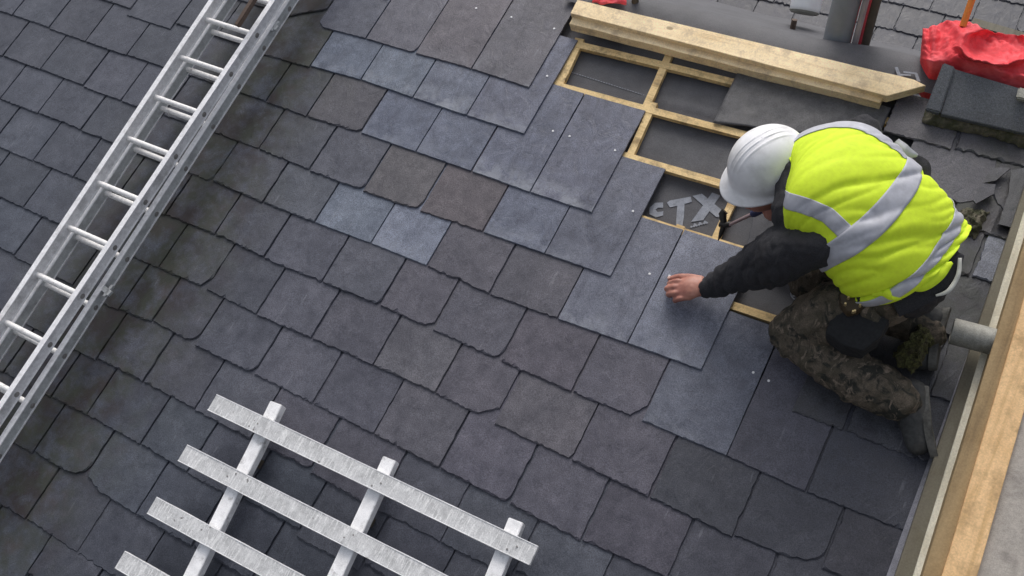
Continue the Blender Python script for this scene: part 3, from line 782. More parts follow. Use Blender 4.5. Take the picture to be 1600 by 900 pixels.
for k in range(4, 8):
    pa = p0 + Vector((0, -.197*k, 0)); mb = MB(); add_bar(mb, (pa.x, pa.y, zl), (pa.x+d.x, pa.y+d.y, zl), .061, .016, seg=20, wob=.0014); mb.build('slat', LATT, lat, bevel=.0012)
for (a, b) in (((431, 629), (294, 905)), ((608, 716), (520, 905)), ((806, 812), (768, 905))):
    z = zl-.038; pa, pb = P(*a, zl), P(*b, zl)
    dn = (pb-pa).normalized(); pe = pa + dn*1.75
    mb = MB(); add_bar(mb, (pa.x, pa.y, z), (pe.x, pe.y, z), .048, .0365, seg=30, wob=.0015); mb.build('rail', LATTW, lat, bevel=.002)
    for yy in (.0, 1.5):                             # low feet carrying the rails, coloured dark to read as shadow
        q = pa + dn*(.2+yy); mb = MB(); add_bar(mb, (q.x-.012, q.y, .004), (q.x+.012, q.y, .004), .03, z-.004); mb.build('foot', DARKB, lat)

# ------------------------------------------------------------------ roof behind, at a lower level
ZBK = -2.17
back = empty('slate_roof', P(1250, 10, ZBK), 'dark slate roof of the building behind the ridge', 'roof')
mb = MB(); sd2 = 5000
bx = [P(*p, ZBK) for p in ((1067,32),(1125,44),(1185,61))]
rows = [P(1112, 20, ZBK).y, ]
y_b = P(1195, 62, ZBK).y; y0 = P(1133, 28, ZBK).y
GB = .19; WB = bx[1].x-bx[0].x
for r_ in range(-3, 11):
    yt = P(1133, 28, ZBK).y + GB*r_
    ph = bx[0].x if r_ % 2 else bx[0].x+WB/2
    if r_ % 2 == 0: ph = P(1112, 20, ZBK).x
    i0 = int((-5.5-ph)/WB)
    x = ph + i0*WB
    while x < 1.6:
        sd2 += 1; rr = random.Random(sd2); f = rr.uniform(.9, 1.08)
        slate_geo(mb, x, x+WB, yt+rr.uniform(-.003, .003), rough=.004, corner=(rr.choice('RCr'), .03, .02) if rr.random() < .3 else None, tint=tcol((73*f, 75*f, 84*f), .04, rr), rot=rr.uniform(-.006, .006), lift=rr.uniform(0, .003), seed=sd2, zb=ZBK-.015, gauge=GB, thk=.009)
        x += WB
add_box(mb, -5.5, 1.7, P(1133, 28, ZBK).y-GB*3, P(1133, 28, ZBK).y+GB*12.5, ZBK-.09, ZBK-.03, tint=(.03, .03, .03, 0))
mb.build('slate_covering', SLATE, back)
# thin grey strip lying on the back roof
mb = MB(); a, b = P(1518, 36, ZBK+.03), P(1640, 72, ZBK+.03); add_bar(mb, a, b, .05, .02, seg=6, wob=.002)
tag(mb.build('timber_strip', GREYB, origin=a), 'thin grey timber strip on the far roof behind the red bag', 'timber strip')

# upright things beyond the ridge (world vertical)
def upright(name, px, py, z, rad, length, matr, label=None, cat=None, parent=None, down=.6, group=None):
    p = P(px, py, z); mb = MB(); add_tube(mb, [p-UP*down, p+UP*length], rad, 20)
    o = mb.build(name, matr, parent, origin=p); 
    if label: tag(o, label, cat, group)
    return o
upright('upright_pipe', 1303, 82, -.12, .050, 1.6, PIPEG, 'thick smooth grey upright pipe behind the ridge timbers', 'pipe')
vp = empty('scaffold_post', P(1340, 95, -.2), 'pale and dark brown upright post with red netting behind the ridge felt', 'post')
upright('post_tube', 1342, 92, -.16, .024, 1.6, DARKB, parent=vp)
p = P(1331, 86, -.1); mb = MB(); add_tube(mb, [p-UP*.5, p+UP*1.5], .011, 14); mb.build('pale_tube', PINKB, vp)
def ribbon(name, pts, zz, wd, parent, matr, label=None, cat=None):
    mb = MB(); vs = []
    p0 = P(*pts[0], zz); s_ = (P(pts[0][0]+10, pts[0][1]+2.6, zz)-p0).normalized()
    for i in range(21):
        t = i/20; q = p0 - UP*.2 + UP*1.6*t + s_*.004*noise.noise(Vector((t*9, 0, zz)))
        q2 = q + s_*wd + Vector((0, 0, .006*noise.noise(Vector((t*11, 3, 0)))))
        vs += [q, q2, q2-Vector((0, .002, 0.002)), q-Vector((0, .002, .002))]
    mb.add(vs, [f for i in range(20) for f in ((i*4, i*4+1, i*4+5, i*4+4), (i*4+1, i*4+2, i*4+6, i*4+5), (i*4+2, i*4+3, i*4+7, i*4+6), (i*4+3, i*4, i*4+4, i*4+7))], smooth=True)
    o = mb.build(name, matr, parent, origin=p0)
    if label: tag(o, label, cat)
ribbon('red_net', [(1315, 78)], -.1, .026, vp, REDP); ribbon('red_net', [(1340, 50)], -.05, .022, vp, REDP)
# white cap on a thin post
wc = empty('capped_post', P(1232, 62, -.15), 'round white cap on a slim brown post beyond the ridge', 'post')
p = P(1235, 60, -.2); mb = MB(); add_tube(mb, [p-UP*.3, p+UP*.075], .011, 12); mb.build('post', BROWNW, wc)
p2 = P(1252, 14, -.2); ax = (UP*.62+Vector((-.10, .6, .05))).normalized(); p2 = P(1257, 17, -.2)
mb = MB(); add_tube(mb, [p2-ax*.004, p2, p2+ax*.012, p2+ax*.3], [.050, .056, .058, .062], 28); mb.build('white_cap', WHITEP, wc)
mb = MB(); add_tube(mb, [p2-ax*.010, p2-ax*.003], [.052, .058], 28); mb.build('cap_rim_shade', GALV, wc)  # grey puts the shade on the cap's lower lip into its colour
# red object at the top edge
mb = MB(); vs = []
for j in range(9):
    for i in range(15):
        q = P(928+i*3.6, -22+j*4.2 - (0 if i > 2 else 3), .02); nz = noise.noise_vector(q*30)*.015; vs.append(q+nz+Vector((0, 0, .02)))
mb.add(vs, [(j*15+i, (j+1)*15+i, (j+1)*15+i+1, j*15+i+1) for j in range(8) for i in range(14)], smooth=True)
REDBAG = simple('red_bag_plastic', (.72, .045, .06), .78, 0, 22, .2, .5, .004, (.84, .13, .15), 9, .46, .62, .85)
o = mb.build('red_cloth', REDBAG, origin=P(950, 0, 0)); sm_ = o.modifiers.new('thickness', 'SOLIDIFY'); sm_.thickness = .003
tag(o, 'scrap of red plastic at the top edge beside the ridge timbers', 'plastic scrap')
mb = MB(); p = P(992, 6, 0); add_tube(mb, [p-UP*.12, p+UP*.5], .014, 14)
tag(mb.build('brown_post', DARKB, origin=p), 'thin dark brown post at the top edge, left end of the far roof', 'post')

# red bag draped over a tub
mb = MB(); nx, ny = 90, 60; vs = []
topo = [(1440,52),(1468,37),(1505,33),(1545,46),(1600,58),(1660,74)]
bot = [(1436,118),(1452,132),(1500,140),(1560,155),(1610,168),(1670,180)]
def al(pl, t):
    t *= len(pl)-1; i = min(len(pl)-2, int(t)); f_ = t-i; return Vector((pl[i][0]+(pl[i+1][0]-pl[i][0])*f_, pl[i][1]+(pl[i+1][1]-pl[i][1])*f_))
cen = P(1565, 75, .1)
for j in range(ny+1):
    for i in range(nx+1):
        u, v_ = i/nx, j/ny
        q2 = al(topo, u).lerp(al(bot, u), v_)
        q = P(q2.x, q2.y, .02)
        dome = (min(1, u*6)**.5)*sin(pi*(.12+.62*v_))
        r_ = sqrt(((q2.x-1560)/58)**2+((q2.y-72)/30)**2)
        rim = .045*math.exp(-((r_-1)/.16)**2) - (.06 if r_ < 1 else 0)*(1-r_**2 if r_ < 1 else 0)
        fold = .026*noise.noise(Vector((q.x*13, q.y*13, 2))) + .024*abs(noise.noise(Vector((q.x*24+q.y*12, q.y*20, 7)))) + .010*abs(noise.noise(Vector((q.x*55-q.y*20, q.y*48, 1)))) + .002*noise.noise(q*120)
        q = P(q2.x, q2.y, .0+.09*dome+rim-.22*max(0, v_-.62)) + Vector((0, 0, fold))
        if j == ny: q.z -= .1
        vs.append(q)
mb.add(vs, [(j*(nx+1)+i, (j+1)*(nx+1)+i, (j+1)*(nx+1)+i+1, j*(nx+1)+i+1) for j in range(ny) for i in range(nx)], smooth=True)
bag = mb.build('red_bag', REDBAG, origin=P(1520, 90, 0)); sm_ = bag.modifiers.new('thickness', 'SOLIDIFY'); sm_.thickness = .002
tag(bag, 'crumpled red plastic bag behind the ridge tile at the right edge', 'plastic bag')
mb = MB(); a = P(1504, 42, .05); b = P(1524, -16, .11); add_tube(mb, [a, b, b+(b-a)*2], .0115, 14)
tag(mb.build('orange_pole', ORANGEP, origin=a), 'thin orange pole sticking out of the red bag', 'pole')

# ------------------------------------------------------------------ the building under the roofs, ground
def world_box(name, x0, x1, y0, y1, z0, z1, matr, label, cat, kind=None):
    mb = MB(); add_box(mb, x0, x1, y0, y1, z0, z1); o = mb.build(name, matr, origin=((x0+x1)/2, (y0+y1)/2, z0), world=True); tag(o, label, cat if not kind else None, None, kind); return o
world_box('house_wall', -5.1, .40, -.9, 1.6, 0, 5.25, BRICK, 'brick wall of the house carrying the slate roof', 'wall')
mb = MB(); add_box(mb, -300, 300, -300, 300, -.2, 0); o = mb.build('ground', GROUND, world=True); o['kind'] = 'structure'

# ================================================================== the worker
exec_person = True
def skin_mat():
    m_, nt, bs = mat('skin'); v = mapped(nt); n1 = noise_t(nt, v, 60, 4, .6); n2 = noise_t(nt, v, 14, 3, .5)
    c = ramp(nt, n2, [(.3, (.34, .13, .10)), (.55, (.46, .21, .155)), (.75, (.52, .27, .21))])
    c = mix(nt, 1, c, ramp(nt, n1, [(.3, (.88, .85, .85)), (.7, (1.08, 1.08, 1.08))]), 'MULTIPLY')
    L(nt, c, bs.inputs['Base Color']); bs.inputs['Roughness'].default_value = .5; bs.inputs['Subsurface Weight'].default_value = .08; bs.inputs['Subsurface Radius'].default_value = (.01, .004, .002)
    bump(nt, bs, n1, .3, .0015); return m_
SKIN = skin_mat()
NAILM = simple('finger_nail', (.60, .38, .32), .35, 0, 60, .05, 0)
HELM = simple('helmet_white', (.88, .88, .90), .38, 0, 30, .05, .12, .0015, (.46, .45, .43), 10, .47, .72, .6)
VEST = simple('hi_vis_yellow', (.72, .93, .03), .75, 0, 60, .07, .25, .002, None)
VESTE = simple('vest_binding', (.55, .55, .5), .7, 0, 60, .1, 0)
STRIPE = simple('reflective_tape', (.47, .48, .53), .6, .05, 40, .12, .3, .0015, (.28, .28, .31), 12, .5, .7, .5)
SWEAT = simple('dark_sweater', (.030, .030, .035), .95, 0, 300, .5, .6, .002, (.035, .033, .035), 12, .5, .7, .6)
BLACKF = simple('black_fabric', (.016, .017, .019), .85, 0, 120, .3, .4, .002)
LEATH = simple('brown_leather', (.06, .04, .018), .6, 0, 30, .3, .3, .002)
BOOT = simple('grey_boot', (.045, .047, .047), .75, 0, 60, .35, .6, .004, (.10, .095, .085), 16, .5, .7, .6)
SOLE = simple('boot_sole', (.15, .147, .135), .8, 0, 60, .2, .3, .002, (.04, .04, .035), 14, .45, .6, .8)
HAIR = simple('dark_hair', (.02, .016, .012), .7, 0, 200, .4, .6, .003)
GRIP = simple('blue_rubber_grip', (.035, .04, .11), .55, 0, 60, .15, .1)
STEEL = simple('steel', (.40, .30, .30), .4, .7, 60, .15, .1)
DSTEEL = simple('dark_steel', (.035, .033, .03), .5, .5, 60, .3, .2)
BRASS = simple('brass_rivet', (.65, .5, .25), .35, .6, 60, .1, 0)
def camo_mat():
    m_, nt, bs = mat('camouflage_cloth'); v = mapped(nt)
    a1 = noise_t(nt, v, 13, 3, .6, None, 1.0); a2 = noise_t(nt, mapped(nt, (1, 1, 1), (1, 2, .5)), 17, 3, .6, None, 1.2); a3 = noise_t(nt, mapped(nt, (1.2, .6, 1), (.4, 1, 2)), 24, 4, .6, None, 1.5)
    c = ramp(nt, a1, [(.42, (.080, .068, .048)), (.54, (.130, .105, .078))])
    c = mix(nt, ramp(nt, a2, [(.50, (0, 0, 0)), (.60, (1, 1, 1))]), c, (.030, .030, .024))
    c = mix(nt, ramp(nt, a3, [(.56, (0, 0, 0)), (.66, (1, 1, 1))]), c, (.24, .19, .145))
    c = mix(nt, 1, c, ramp(nt, noise_t(nt, v, 260, 2, .6), [(.3, (.7, .7, .7)), (.7, (1.25, 1.25, 1.25))]), 'MULTIPLY')
    L(nt, c, bs.inputs['Base Color']); bs.inputs['Roughness'].default_value = .9
    bump(nt, bs, noise_t(nt, v, 40, 5, .6, None, 1.5), .6, .005); return m_
CAMO = camo_mat()

worker = empty('person', P(1330, 470, 0), 'roofer kneeling on the slates in white hard hat, yellow vest and camouflage trousers', 'person')
WORG = ORG[worker]

def catm(pts, n):
    """Catmull-Rom through a list of tuples of floats / Vectors -> n+1 samples"""
    m_ = len(pts); res = []
    for i in range(n+1):
        t = i/n*(m_-1); k = min(m_-2, int(t)); f_ = t-k
        p0, p1, p2, p3 = pts[max(0, k-1)], pts[k], pts[k+1], pts[min(m_-1, k+2)]
        res.append((p1*2 + (p2-p0)*f_ + (p0*2-p1*5+p2*4-p3)*f_*f_ + (p1*3-p0-p2*3+p3)*f_**3)*.5)
    return res
def capsule_bm(bm, pts, rads, n=14, flat=None):
    """closed tapered limb along pts; flat=(normal, factor) squashes the section"""
    pts = [Vector(p) for p in pts]
    k = max(8, len(pts)*5)
    C_ = catm(pts, k); Rr = catm([Vector((r, 0, 0)) for r in rads], k)
    rings = []; prev = None
    ext = [(C_[0], (C_[1]-C_[0]).normalized(), -1), (C_[-1], (C_[-1]-C_[-2]).normalized(), 1)]
    seq = []
    d0 = ext[0][1]; r0 = Rr[0].x
    for a_ in (80, 60, 40, 20): seq.append((C_[0]-d0*r0*sin(radians(a_)), r0*cos(radians(a_)), d0))
    for i in range(len(C_)):
        d = (C_[min(i+1, k)]-C_[max(i-1, 0)]).normalized(); seq.append((C_[i], Rr[i].x, d))
    d1 = ext[1][1]; r1 = Rr[-1].x
    for a_ in (20, 40, 60, 80): seq.append((C_[-1]+d1*r1*sin(radians(a_)), r1*cos(radians(a_)), d1))
    for (c, r, d) in seq:
        a_ = prev if prev is not None else (Vector((0, 0, 1)) if abs(d.z) < .9 else Vector((1, 0, 0)))
        s = (a_-d*a_.dot(d)).normalized(); prev = s; t = d.cross(s)
        ring = []
        for j in range(n):
            off = (s*cos(2*pi*j/n)+t*sin(2*pi*j/n))*r
            if flat: off = off - flat[0]*off.dot(flat[0])*(1-flat[1])
            ring.append(bm.verts.new(c+off))
        rings.append(ring)
    for a_, b_ in zip(rings, rings[1:]):
        for j in range(n): bm.faces.new((a_[j], a_[(j+1) % n], b_[(j+1) % n], b_[j]))
    bm.faces.new(list(reversed(rings[0]))); bm.faces.new(rings[-1])
def ellipsoid_bm(bm, c, ax, n=20, m_=14):
    """ax: three radius vectors"""
    rings = []
    for i in range(1, m_):
        th = pi*i/m_; rings.append([bm.verts.new(c+ax[0]*(sin(th)*cos(2*pi*j/n))+ax[1]*(sin(th)*sin(2*pi*j/n))+ax[2]*cos(th)) for j in range(n)])
    a_, b_ = bm.verts.new(c+ax[2]), bm.verts.new(c-ax[2])
    for r1, r2 in zip(rings, rings[1:]):
        for j in range(n): bm.faces.new((r1[j], r2[j], r2[(j+1) % n], r1[(j+1) % n]))
    for j in range(n): bm.faces.new((a_, rings[0][j], rings[0][(j+1) % n])); bm.faces.new((b_, rings[-1][(j+1) % n], rings[-1][j]))
def fuse(bm, name, matr, parent, voxel=.006, smooth=4, disp=None):
    bmesh.ops.recalc_face_normals(bm, faces=bm.faces)
    me = bpy.data.meshes.new(name); bm.to_mesh(me); bm.free()
    tmp = bpy.data.objects.new('tmp', me); col.objects.link(tmp)
    r = tmp.modifiers.new('r', 'REMESH'); r.mode = 'VOXEL'; r.voxel_size = voxel; r.use_smooth_shade = True
    s = tmp.modifiers.new('s', 'SMOOTH'); s.iterations = smooth; s.factor = .5
    dg = bpy.context.evaluated_depsgraph_get(); me2 = bpy.data.meshes.new_from_object(tmp.evaluated_get(dg))
    bpy.data.objects.remove(tmp); me2.name = name
    if disp:
        me2.update(); nrm = [v.normal.copy() for v in me2.vertices]
        for v, nn in zip(me2.vertices, nrm): v.co = v.co + nn*disp(v.co)
    o3 = ORG[parent]
    for v in me2.vertices: v.co = v.co - o3
    me2.materials.clear(); me2.materials.append(matr)
    for p_ in me2.polygons: p_.use_smooth = True
    o = bpy.data.objects.new(name, me2); col.objects.link(o); o.parent = parent; ORG[o] = o3
    return o

CAMP = Vector((0, 0, H))
IR, IU = Vector(CR[0]), Vector(CR[1])               # image right / up in roof coordinates
# --- joints
HEADC = P(1197, 257, .385)
toC = (CAMP-HEADC).normalized()
AX = (toC*.74 + IU*.60 - IR*.16).normalized()        # crown direction
FW = (-IR*.86 - IU*.46); FW = (FW - AX*FW.dot(AX)).normalized()   # face direction
SD = AX.cross(FW)                                    # one side of the head
NECK = P(1262, 268, .40)
SHL, SHR = P(1278, 384, .43), P(1345, 215, .42)
ELL, WRL = P(1196, 412, .235), P(1102, 449, .062)
ELR, WRR = P(1300, 235, .20), P(1234, 306, .185)
HIPC = P(1405, 430, .27)
HL, HR = P(1372, 460, .24), P(1440, 400, .24)
KNL, ANL = P(1236, 520, .075), P(1392, 622, .065)
KNR, ANR = P(1262, 440, .07), P(1450, 520, .08)

# --- body (one continuous figure)
bm = bmesh.new()
ellipsoid_bm(bm, HEADC-AX*.045, (FW*.098, SD*.078, AX*.115))
ellipsoid_bm(bm, HEADC-AX*.110+FW*.038, (FW*.062, SD*.055, AX*.055))            # jaw
ellipsoid_bm(bm, HEADC-AX*.075+FW*.100, (FW*.020, SD*.013, AX*.026), 12, 8)     # nose
ellipsoid_bm(bm, HEADC-AX*.118+FW*.092, (FW*.012, SD*.026, AX*.008), 12, 8)     # lips
for s in (-1, 1):
    ellipsoid_bm(bm, HEADC-AX*.070+SD*.078*s-FW*.005, (FW*.018, SD*.010, AX*.030), 12, 8)   # ears
    ellipsoid_bm(bm, HEADC-AX*.045+SD*.032*s+FW*.086, (FW*.012, SD*.018, AX*.010), 12, 8)   # brows
capsule_bm(bm, [HEADC-AX*.10-FW*.03, NECK.lerp(HEADC, .3), NECK+Vector((.05, -.02, 0))], [.058, .056, .065])
capsule_bm(bm, [NECK+Vector((.06, -.03, -.01)), NECK.lerp(HIPC, .5)-Vector((0, 0, .02)), HIPC], [.095, .11, .11], 18)
capsule_bm(bm, [SHR, NECK.lerp(SHR.lerp(SHL, .5), .6), SHL-Vector((0, 0, .02))], [.045, .055, .042])
capsule_bm(bm, [SHL-Vector((0, 0, .02)), ELL], [.042, .038]); capsule_bm(bm, [ELL, ELL.lerp(WRL, .5), WRL], [.038, .036, .026])
capsule_bm(bm, [SHR, ELR], [.048, .038]); capsule_bm(bm, [ELR, ELR.lerp(WRR, .5), WRR], [.038, .036, .026])
for (h, k_, a_) in ((HL, KNL, ANL), (HR, KNR, ANR)):
    capsule_bm(bm, [h, k_], [.07, .048]); capsule_bm(bm, [k_, k_.lerp(a_, .4), a_], [.045, .048, .032])
# left hand, palm down, fingers curled onto the slate
ZS = .012
palm_n = Vector((0, 0, 1))
capsule_bm(bm, [WRL, P(1092, 449, .060), P(1080, 450, .056), P(1070, 452, .050)], [.026, .033, .039, .036], 18, (palm_n, .50))
fing = [((1077, 440), (1057, 440), (1046, 443), (1048, 445), .0098), ((1075, 448), (1052, 449), (1042, 451), (1044, 454), .0102), ((1075, 457), (1053, 458), (1044, 460), (1047, 462), .0096), ((1078, 465), (1061, 467), (1054, 469), (1056, 471), .0088)]
tips = []
for (a_, b_, c_, d_, r) in fing:
    A_, B_, C_, D_ = P(*a_, .054), P(*b_, .051), P(*c_, .033), P(*d_, .019)
    capsule_bm(bm, [A_, A_.lerp(B_, .5), B_, C_, D_], [r*1.08, r*.98, r*1.08, r*.94, r*.82], 12); tips.append((C_, D_, r))
A_, B_, C_, D_ = P(1094, 438, .05), P(1078, 434, .044), P(1060, 433, .034), P(1047, 436, .021)
capsule_bm(bm, [A_, B_, C_, D_], [.017, .0135, .0115, .0095], 12); tips.append((C_, D_, .0105))
# right hand gripping the hammer
HA, HB = P(1138, 352, .09), P(1230, 309, .205)       # shaft: head end, butt end
hd = (HB-HA).normalized(); gc = HA.lerp(HB, .80)
g1 = (toC-hd*toC.dot(hd)).normalized(); g2 = hd.cross(g1)
palm = gc + g1*.012 + g2*.020
capsule_bm(bm, [WRR, palm+hd*.035, palm-hd*.012], [.026, .034, .032], 16)
for i in range(4):
    o_ = gc - hd*(.030-.0185*i); r = (.0095, .0100, .0096, .0085)[i]
    ang_ = [(-60, .030), (0, .029), (60, .028), (120, .027), (185, .024)]
    capsule_bm(bm, [o_ + (g1*cos(radians(a_)) - g2*sin(radians(a_)))*d_ for a_, d_ in ang_], [r*1.05, r, r*1.05, r*.95, r*.85], 12)
capsule_bm(bm, [palm+hd*.01, gc-hd*.02+g2*.028-g1*.004, gc-hd*.045+g2*.012-g1*.026], [.015, .0125, .0095], 12)
body = fuse(bm, 'body', SKIN, worker, .0036, 3, lambda c: .0009*noise.noise(c*90))
for i, (C_, D_, r) in enumerate(tips):
    bm = bmesh.new(); dn = (D_-C_).normalized(); nn = (Vector((-.75, .1, .75)) - dn*Vector((-.75, .1, .75)).dot(dn)).normalized()
    ellipsoid_bm(bm, D_+nn*r*.78-dn*.001, (dn*r*.75, dn.cross(nn)*r*.62, nn*r*.16), 12, 8)
    me = bpy.data.meshes.new('finger_nail'); 
    for v in bm.verts: v.co -= WORG
    bm.to_mesh(me); bm.free(); me.materials.append(NAILM)
    for p_ in me.polygons: p_.use_smooth = True
    o = bpy.data.objects.new('finger_nail', me); col.objects.link(o); o.parent = body
for s in (-1, 1):                                    # eyes
    bm = bmesh.new(); ellipsoid_bm(bm, HEADC-AX*.058+SD*.032*s+FW*.086, (FW*.012, SD*.012, AX*.012), 14, 10)
    me = bpy.data.meshes.new('eye')
    for v in bm.verts: v.co -= WORG
    bm.to_mesh(me); bm.free(); me.materials.append(WHITEP); o = bpy.data.objects.new('eye', me); col.objects.link(o); o.parent = body
# hair under the helmet
bm = bmesh.new(); ellipsoid_bm(bm, HEADC-AX*.035-FW*.018, (FW*.088, SD*.083, AX*.108)); fuse(bm, 'hair', HAIR, worker, .006, 2)

# --- helmet
def helmet():
    hc = HEADC - AX*.030 + IU*.012 + IR*.004 
    nu, nv = 160, 50; mb = MB(); vs = []
    for j in range(nv+1):
        th = (pi/2)*j/nv                             # 0 at crown
        for i in range(nu):
            ph = 2*pi*i/nu; f_, s_ = cos(ph), sin(ph)
            rf, rs, h_ = .124, .108, .128
            k_ = sin(th)**.92; z_ = cos(th)**.86*h_
            # three raised ribs running front to back over the crown
            lat_ = s_*k_*rs; rib = 0
            for c_ in (-.016, .004, .022): rib += .0028*math.exp(-((lat_-c_)/.0022)**2)
            rib *= max(0, min(1, (z_-.045)/.03)) if f_ > 0 else max(0, min(1, (z_-.085)/.03))
            vs.append(hc + FW*(f_*k_*rf) + SD*(s_*k_*rs) + AX*(z_+rib))
    fs = [(j*nu+i, (j+1)*nu+i, (j+1)*nu+(i+1) % nu, j*nu+(i+1) % nu) for j in range(nv) for i in range(nu)]
    # rim and peak: rings going outwards
    base = nv*nu
    for q, (out, dz) in enumerate(((.004, -.010), (.013, -.013), (.0145, -.016), (.012, -.0175), (.001, -.014))):
        for i in range(nu):
            ph = 2*pi*i/nu; f_, s_ = cos(ph), sin(ph)
            pk = max(0, (f_-.45)/.55)**.8*.022*(0 if q == 0 else 1 if q < 4 else 0)
            vs.append(hc + FW*(f_*(.124+out)+pk) + SD*(s_*(.108+out)) + AX*(dz-pk*.15))
    for q in range(5):
        a_ = base+q*nu
        fs += [(a_+i, a_+nu+i, a_+nu+(i+1) % nu, a_+(i+1) % nu) for i in range(nu)]
    mb.add(vs, fs, smooth=True); h = mb.build('hard_hat', HELM, worker)
    h.modifiers.new('t', 'SOLIDIFY').thickness = -.002
    for s in (-1, 1):                                # side slots
        mb = MB()
        for (f0, f1, z0, z1, dd) in ((-.040, -.012, .012, .040, .0045), (.012, .05, .002, .012, .004)):
            pts = []
            for (f_, z_) in ((f0, z0), (f1, z0), (f1, z1), (f0, z1)):
                th = sqrt(max(0, 1-(z_/.128)**2)); sp = .108*sqrt(max(0, th*th-(f_/.124)**2))
                pts.append(hc+FW*f_+SD*(s*(sp-.004))+AX*z_)
            v, f = box8([p for p in pts]+[p+SD*s*(dd+.004) for p in pts]); mb.add(v, f)
        mb.build('strap_lug', HELM, h, bevel=.0015)
    return h
helmet()

# --- vest: a loose shell over the back, drawn as sections along the spine
SEC = [  # px, py, z, half width, half depth
 (1248, 276, .40, .085, .070), (1257, 274, .405, .132, .088), (1272, 277, .41, .178, .112), (1300, 288, .415, .196, .132), (1332, 308, .405, .192, .140), (1360, 331, .385, .182, .140), (1387, 353, .36, .176, .138), (1408, 374, .325, .172, .136), (1424, 394, .29, .172, .134), (1434, 407, .27, .172, .134)]
cs = [P(a, b, c) for a, b, c, _, _ in SEC]
NS, NP = 110, 150
CC = catm(cs, NS); WD = catm([Vector((s[3], s[4], 0)) for s in SEC], NS)
def vest_frame(i):
    d = (CC[min(i+1, NS)]-CC[max(i-1, 0)]); 
    d = (CC[min(i+9, NS)]-CC[max(i-9, 0)]).normalized()
    n_ = Vector((.02, .10, 1)); n_ = (n_-d*n_.dot(d)).normalized(); u = d.cross(n_)     # u: towards image lower-left or upper-right
    return d, n_, u
def vest_pt(i, ph, off=0.0, fold=True):
    """i along the spine, ph around (0 = left side of the worker, 90 = back)"""
    d, n_, u = vest_frame(i); s = i/NS
    w_, dp = WD[i].x, WD[i].y
    c_, s_ = cos(ph), sin(ph)
    e = .82
    q = CC[i] + u*(w_*math.copysign(abs(c_)**e, c_)) + n_*(dp*math.copysign(abs(s_)**e, s_))
    q = q + u*(.062*max(0, c_)**.7*max(0, sin(pi*min(1, max(0, (s-.42)/.62)))))
    # the neck is cut forward of the shoulders, the hem flares to a point on the far side
    q = q - d*(.055*abs(c_)**1.5*max(0, 1-s*5)) 
    hem = max(0, (s-.70)/.30)
    q = q + d*(.014*hem**1.3*max(0, -c_)**2) - d*(.0*hem)
    if fold:
        t = Vector((s*1.0, 0, 0)); g = q
        a_ = g.x*1.0; 
        # long diagonal drag lines from the near armpit up to the far shoulder, and looser ripples at the hem
        k1 = (g-CC[i]).dot(u)
        pp = s*.55*.86 + k1*.46 + .012*noise.noise(Vector((s*6, k1*9, 3))); qq = s*.55*.46 - k1*.86
        f1 = (1-min(1, abs(noise.noise(Vector((pp*13, qq*2.6, 1.1))))*4.2))**1.8
        f2 = (1-min(1, abs(noise.noise(Vector((pp*27+3, qq*4.5, 6.1))))*4.0))**1.7
        f4 = noise.noise(Vector((pp*9, qq*3, 4)))
        f3 = noise.noise(Vector((s*5-k1*14, s*3+k1*3, 9)))
        amp = .45+.75*min(1, max(0, (s-.12)*1.8))
        off += amp*(-.0135*f1*max(0, .6+f4*1.4) - .0080*f2*max(0, .55-f4) + .010*f4) + .012*f3*hem
    return q + (u*c_*.8+n_*s_).normalized()*off
def vest_piece(name, matr, parent, i0, i1, pfun, off, np_=NP, mod=0):
    """pfun(i) -> (ph0, ph1) range around the body for each section"""
    mb = MB(); vs = []; n1 = i1-i0
    for i in range(i0, i1+1):
        p0, p1 = pfun(i)
        for j in range(np_+1):
            ph = p0+(p1-p0)*j/np_; fi = i + mod*max(0, sin(ph))**1.5; k_ = min(NS-1, int(fi)); t_ = min(1, fi-k_)
            vs.append(vest_pt(k_, ph, off).lerp(vest_pt(k_+1, ph, off), t_) if mod else vest_pt(i, ph, off))
    mb.add(vs, [(a_*(np_+1)+j, (a_+1)*(np_+1)+j, (a_+1)*(np_+1)+j+1, a_*(np_+1)+j+1) for a_ in range(n1) for j in range(np_)], smooth=True)
    o = mb.build(name, matr, parent); sm_ = o.modifiers.new('t', 'SOLIDIFY'); sm_.thickness = .002; sm_.offset = 1
    return o
vest = vest_piece('vest', VEST, worker, 0, NS, lambda i: (-radians(40), radians(220)), 0)
vest_piece('reflective_stripe', STRIPE, vest, 53, 63, lambda i: (-radians(30), radians(212)), .0035, mod=5)
vest_piece('reflective_stripe', STRIPE, vest, 86, 96, lambda i: (-radians(30), radians(212)), .0035, mod=3)
vest_piece('reflective_stripe', STRIPE, vest, 1, 60, lambda i: (radians(16+22*i/60), radians(40+14*i/60)), .0030, 14)
vest_piece('reflective_stripe', STRIPE, vest, 1, 56, lambda i: (radians(116+12*i/50), radians(138+10*i/50)), .0030, 14)

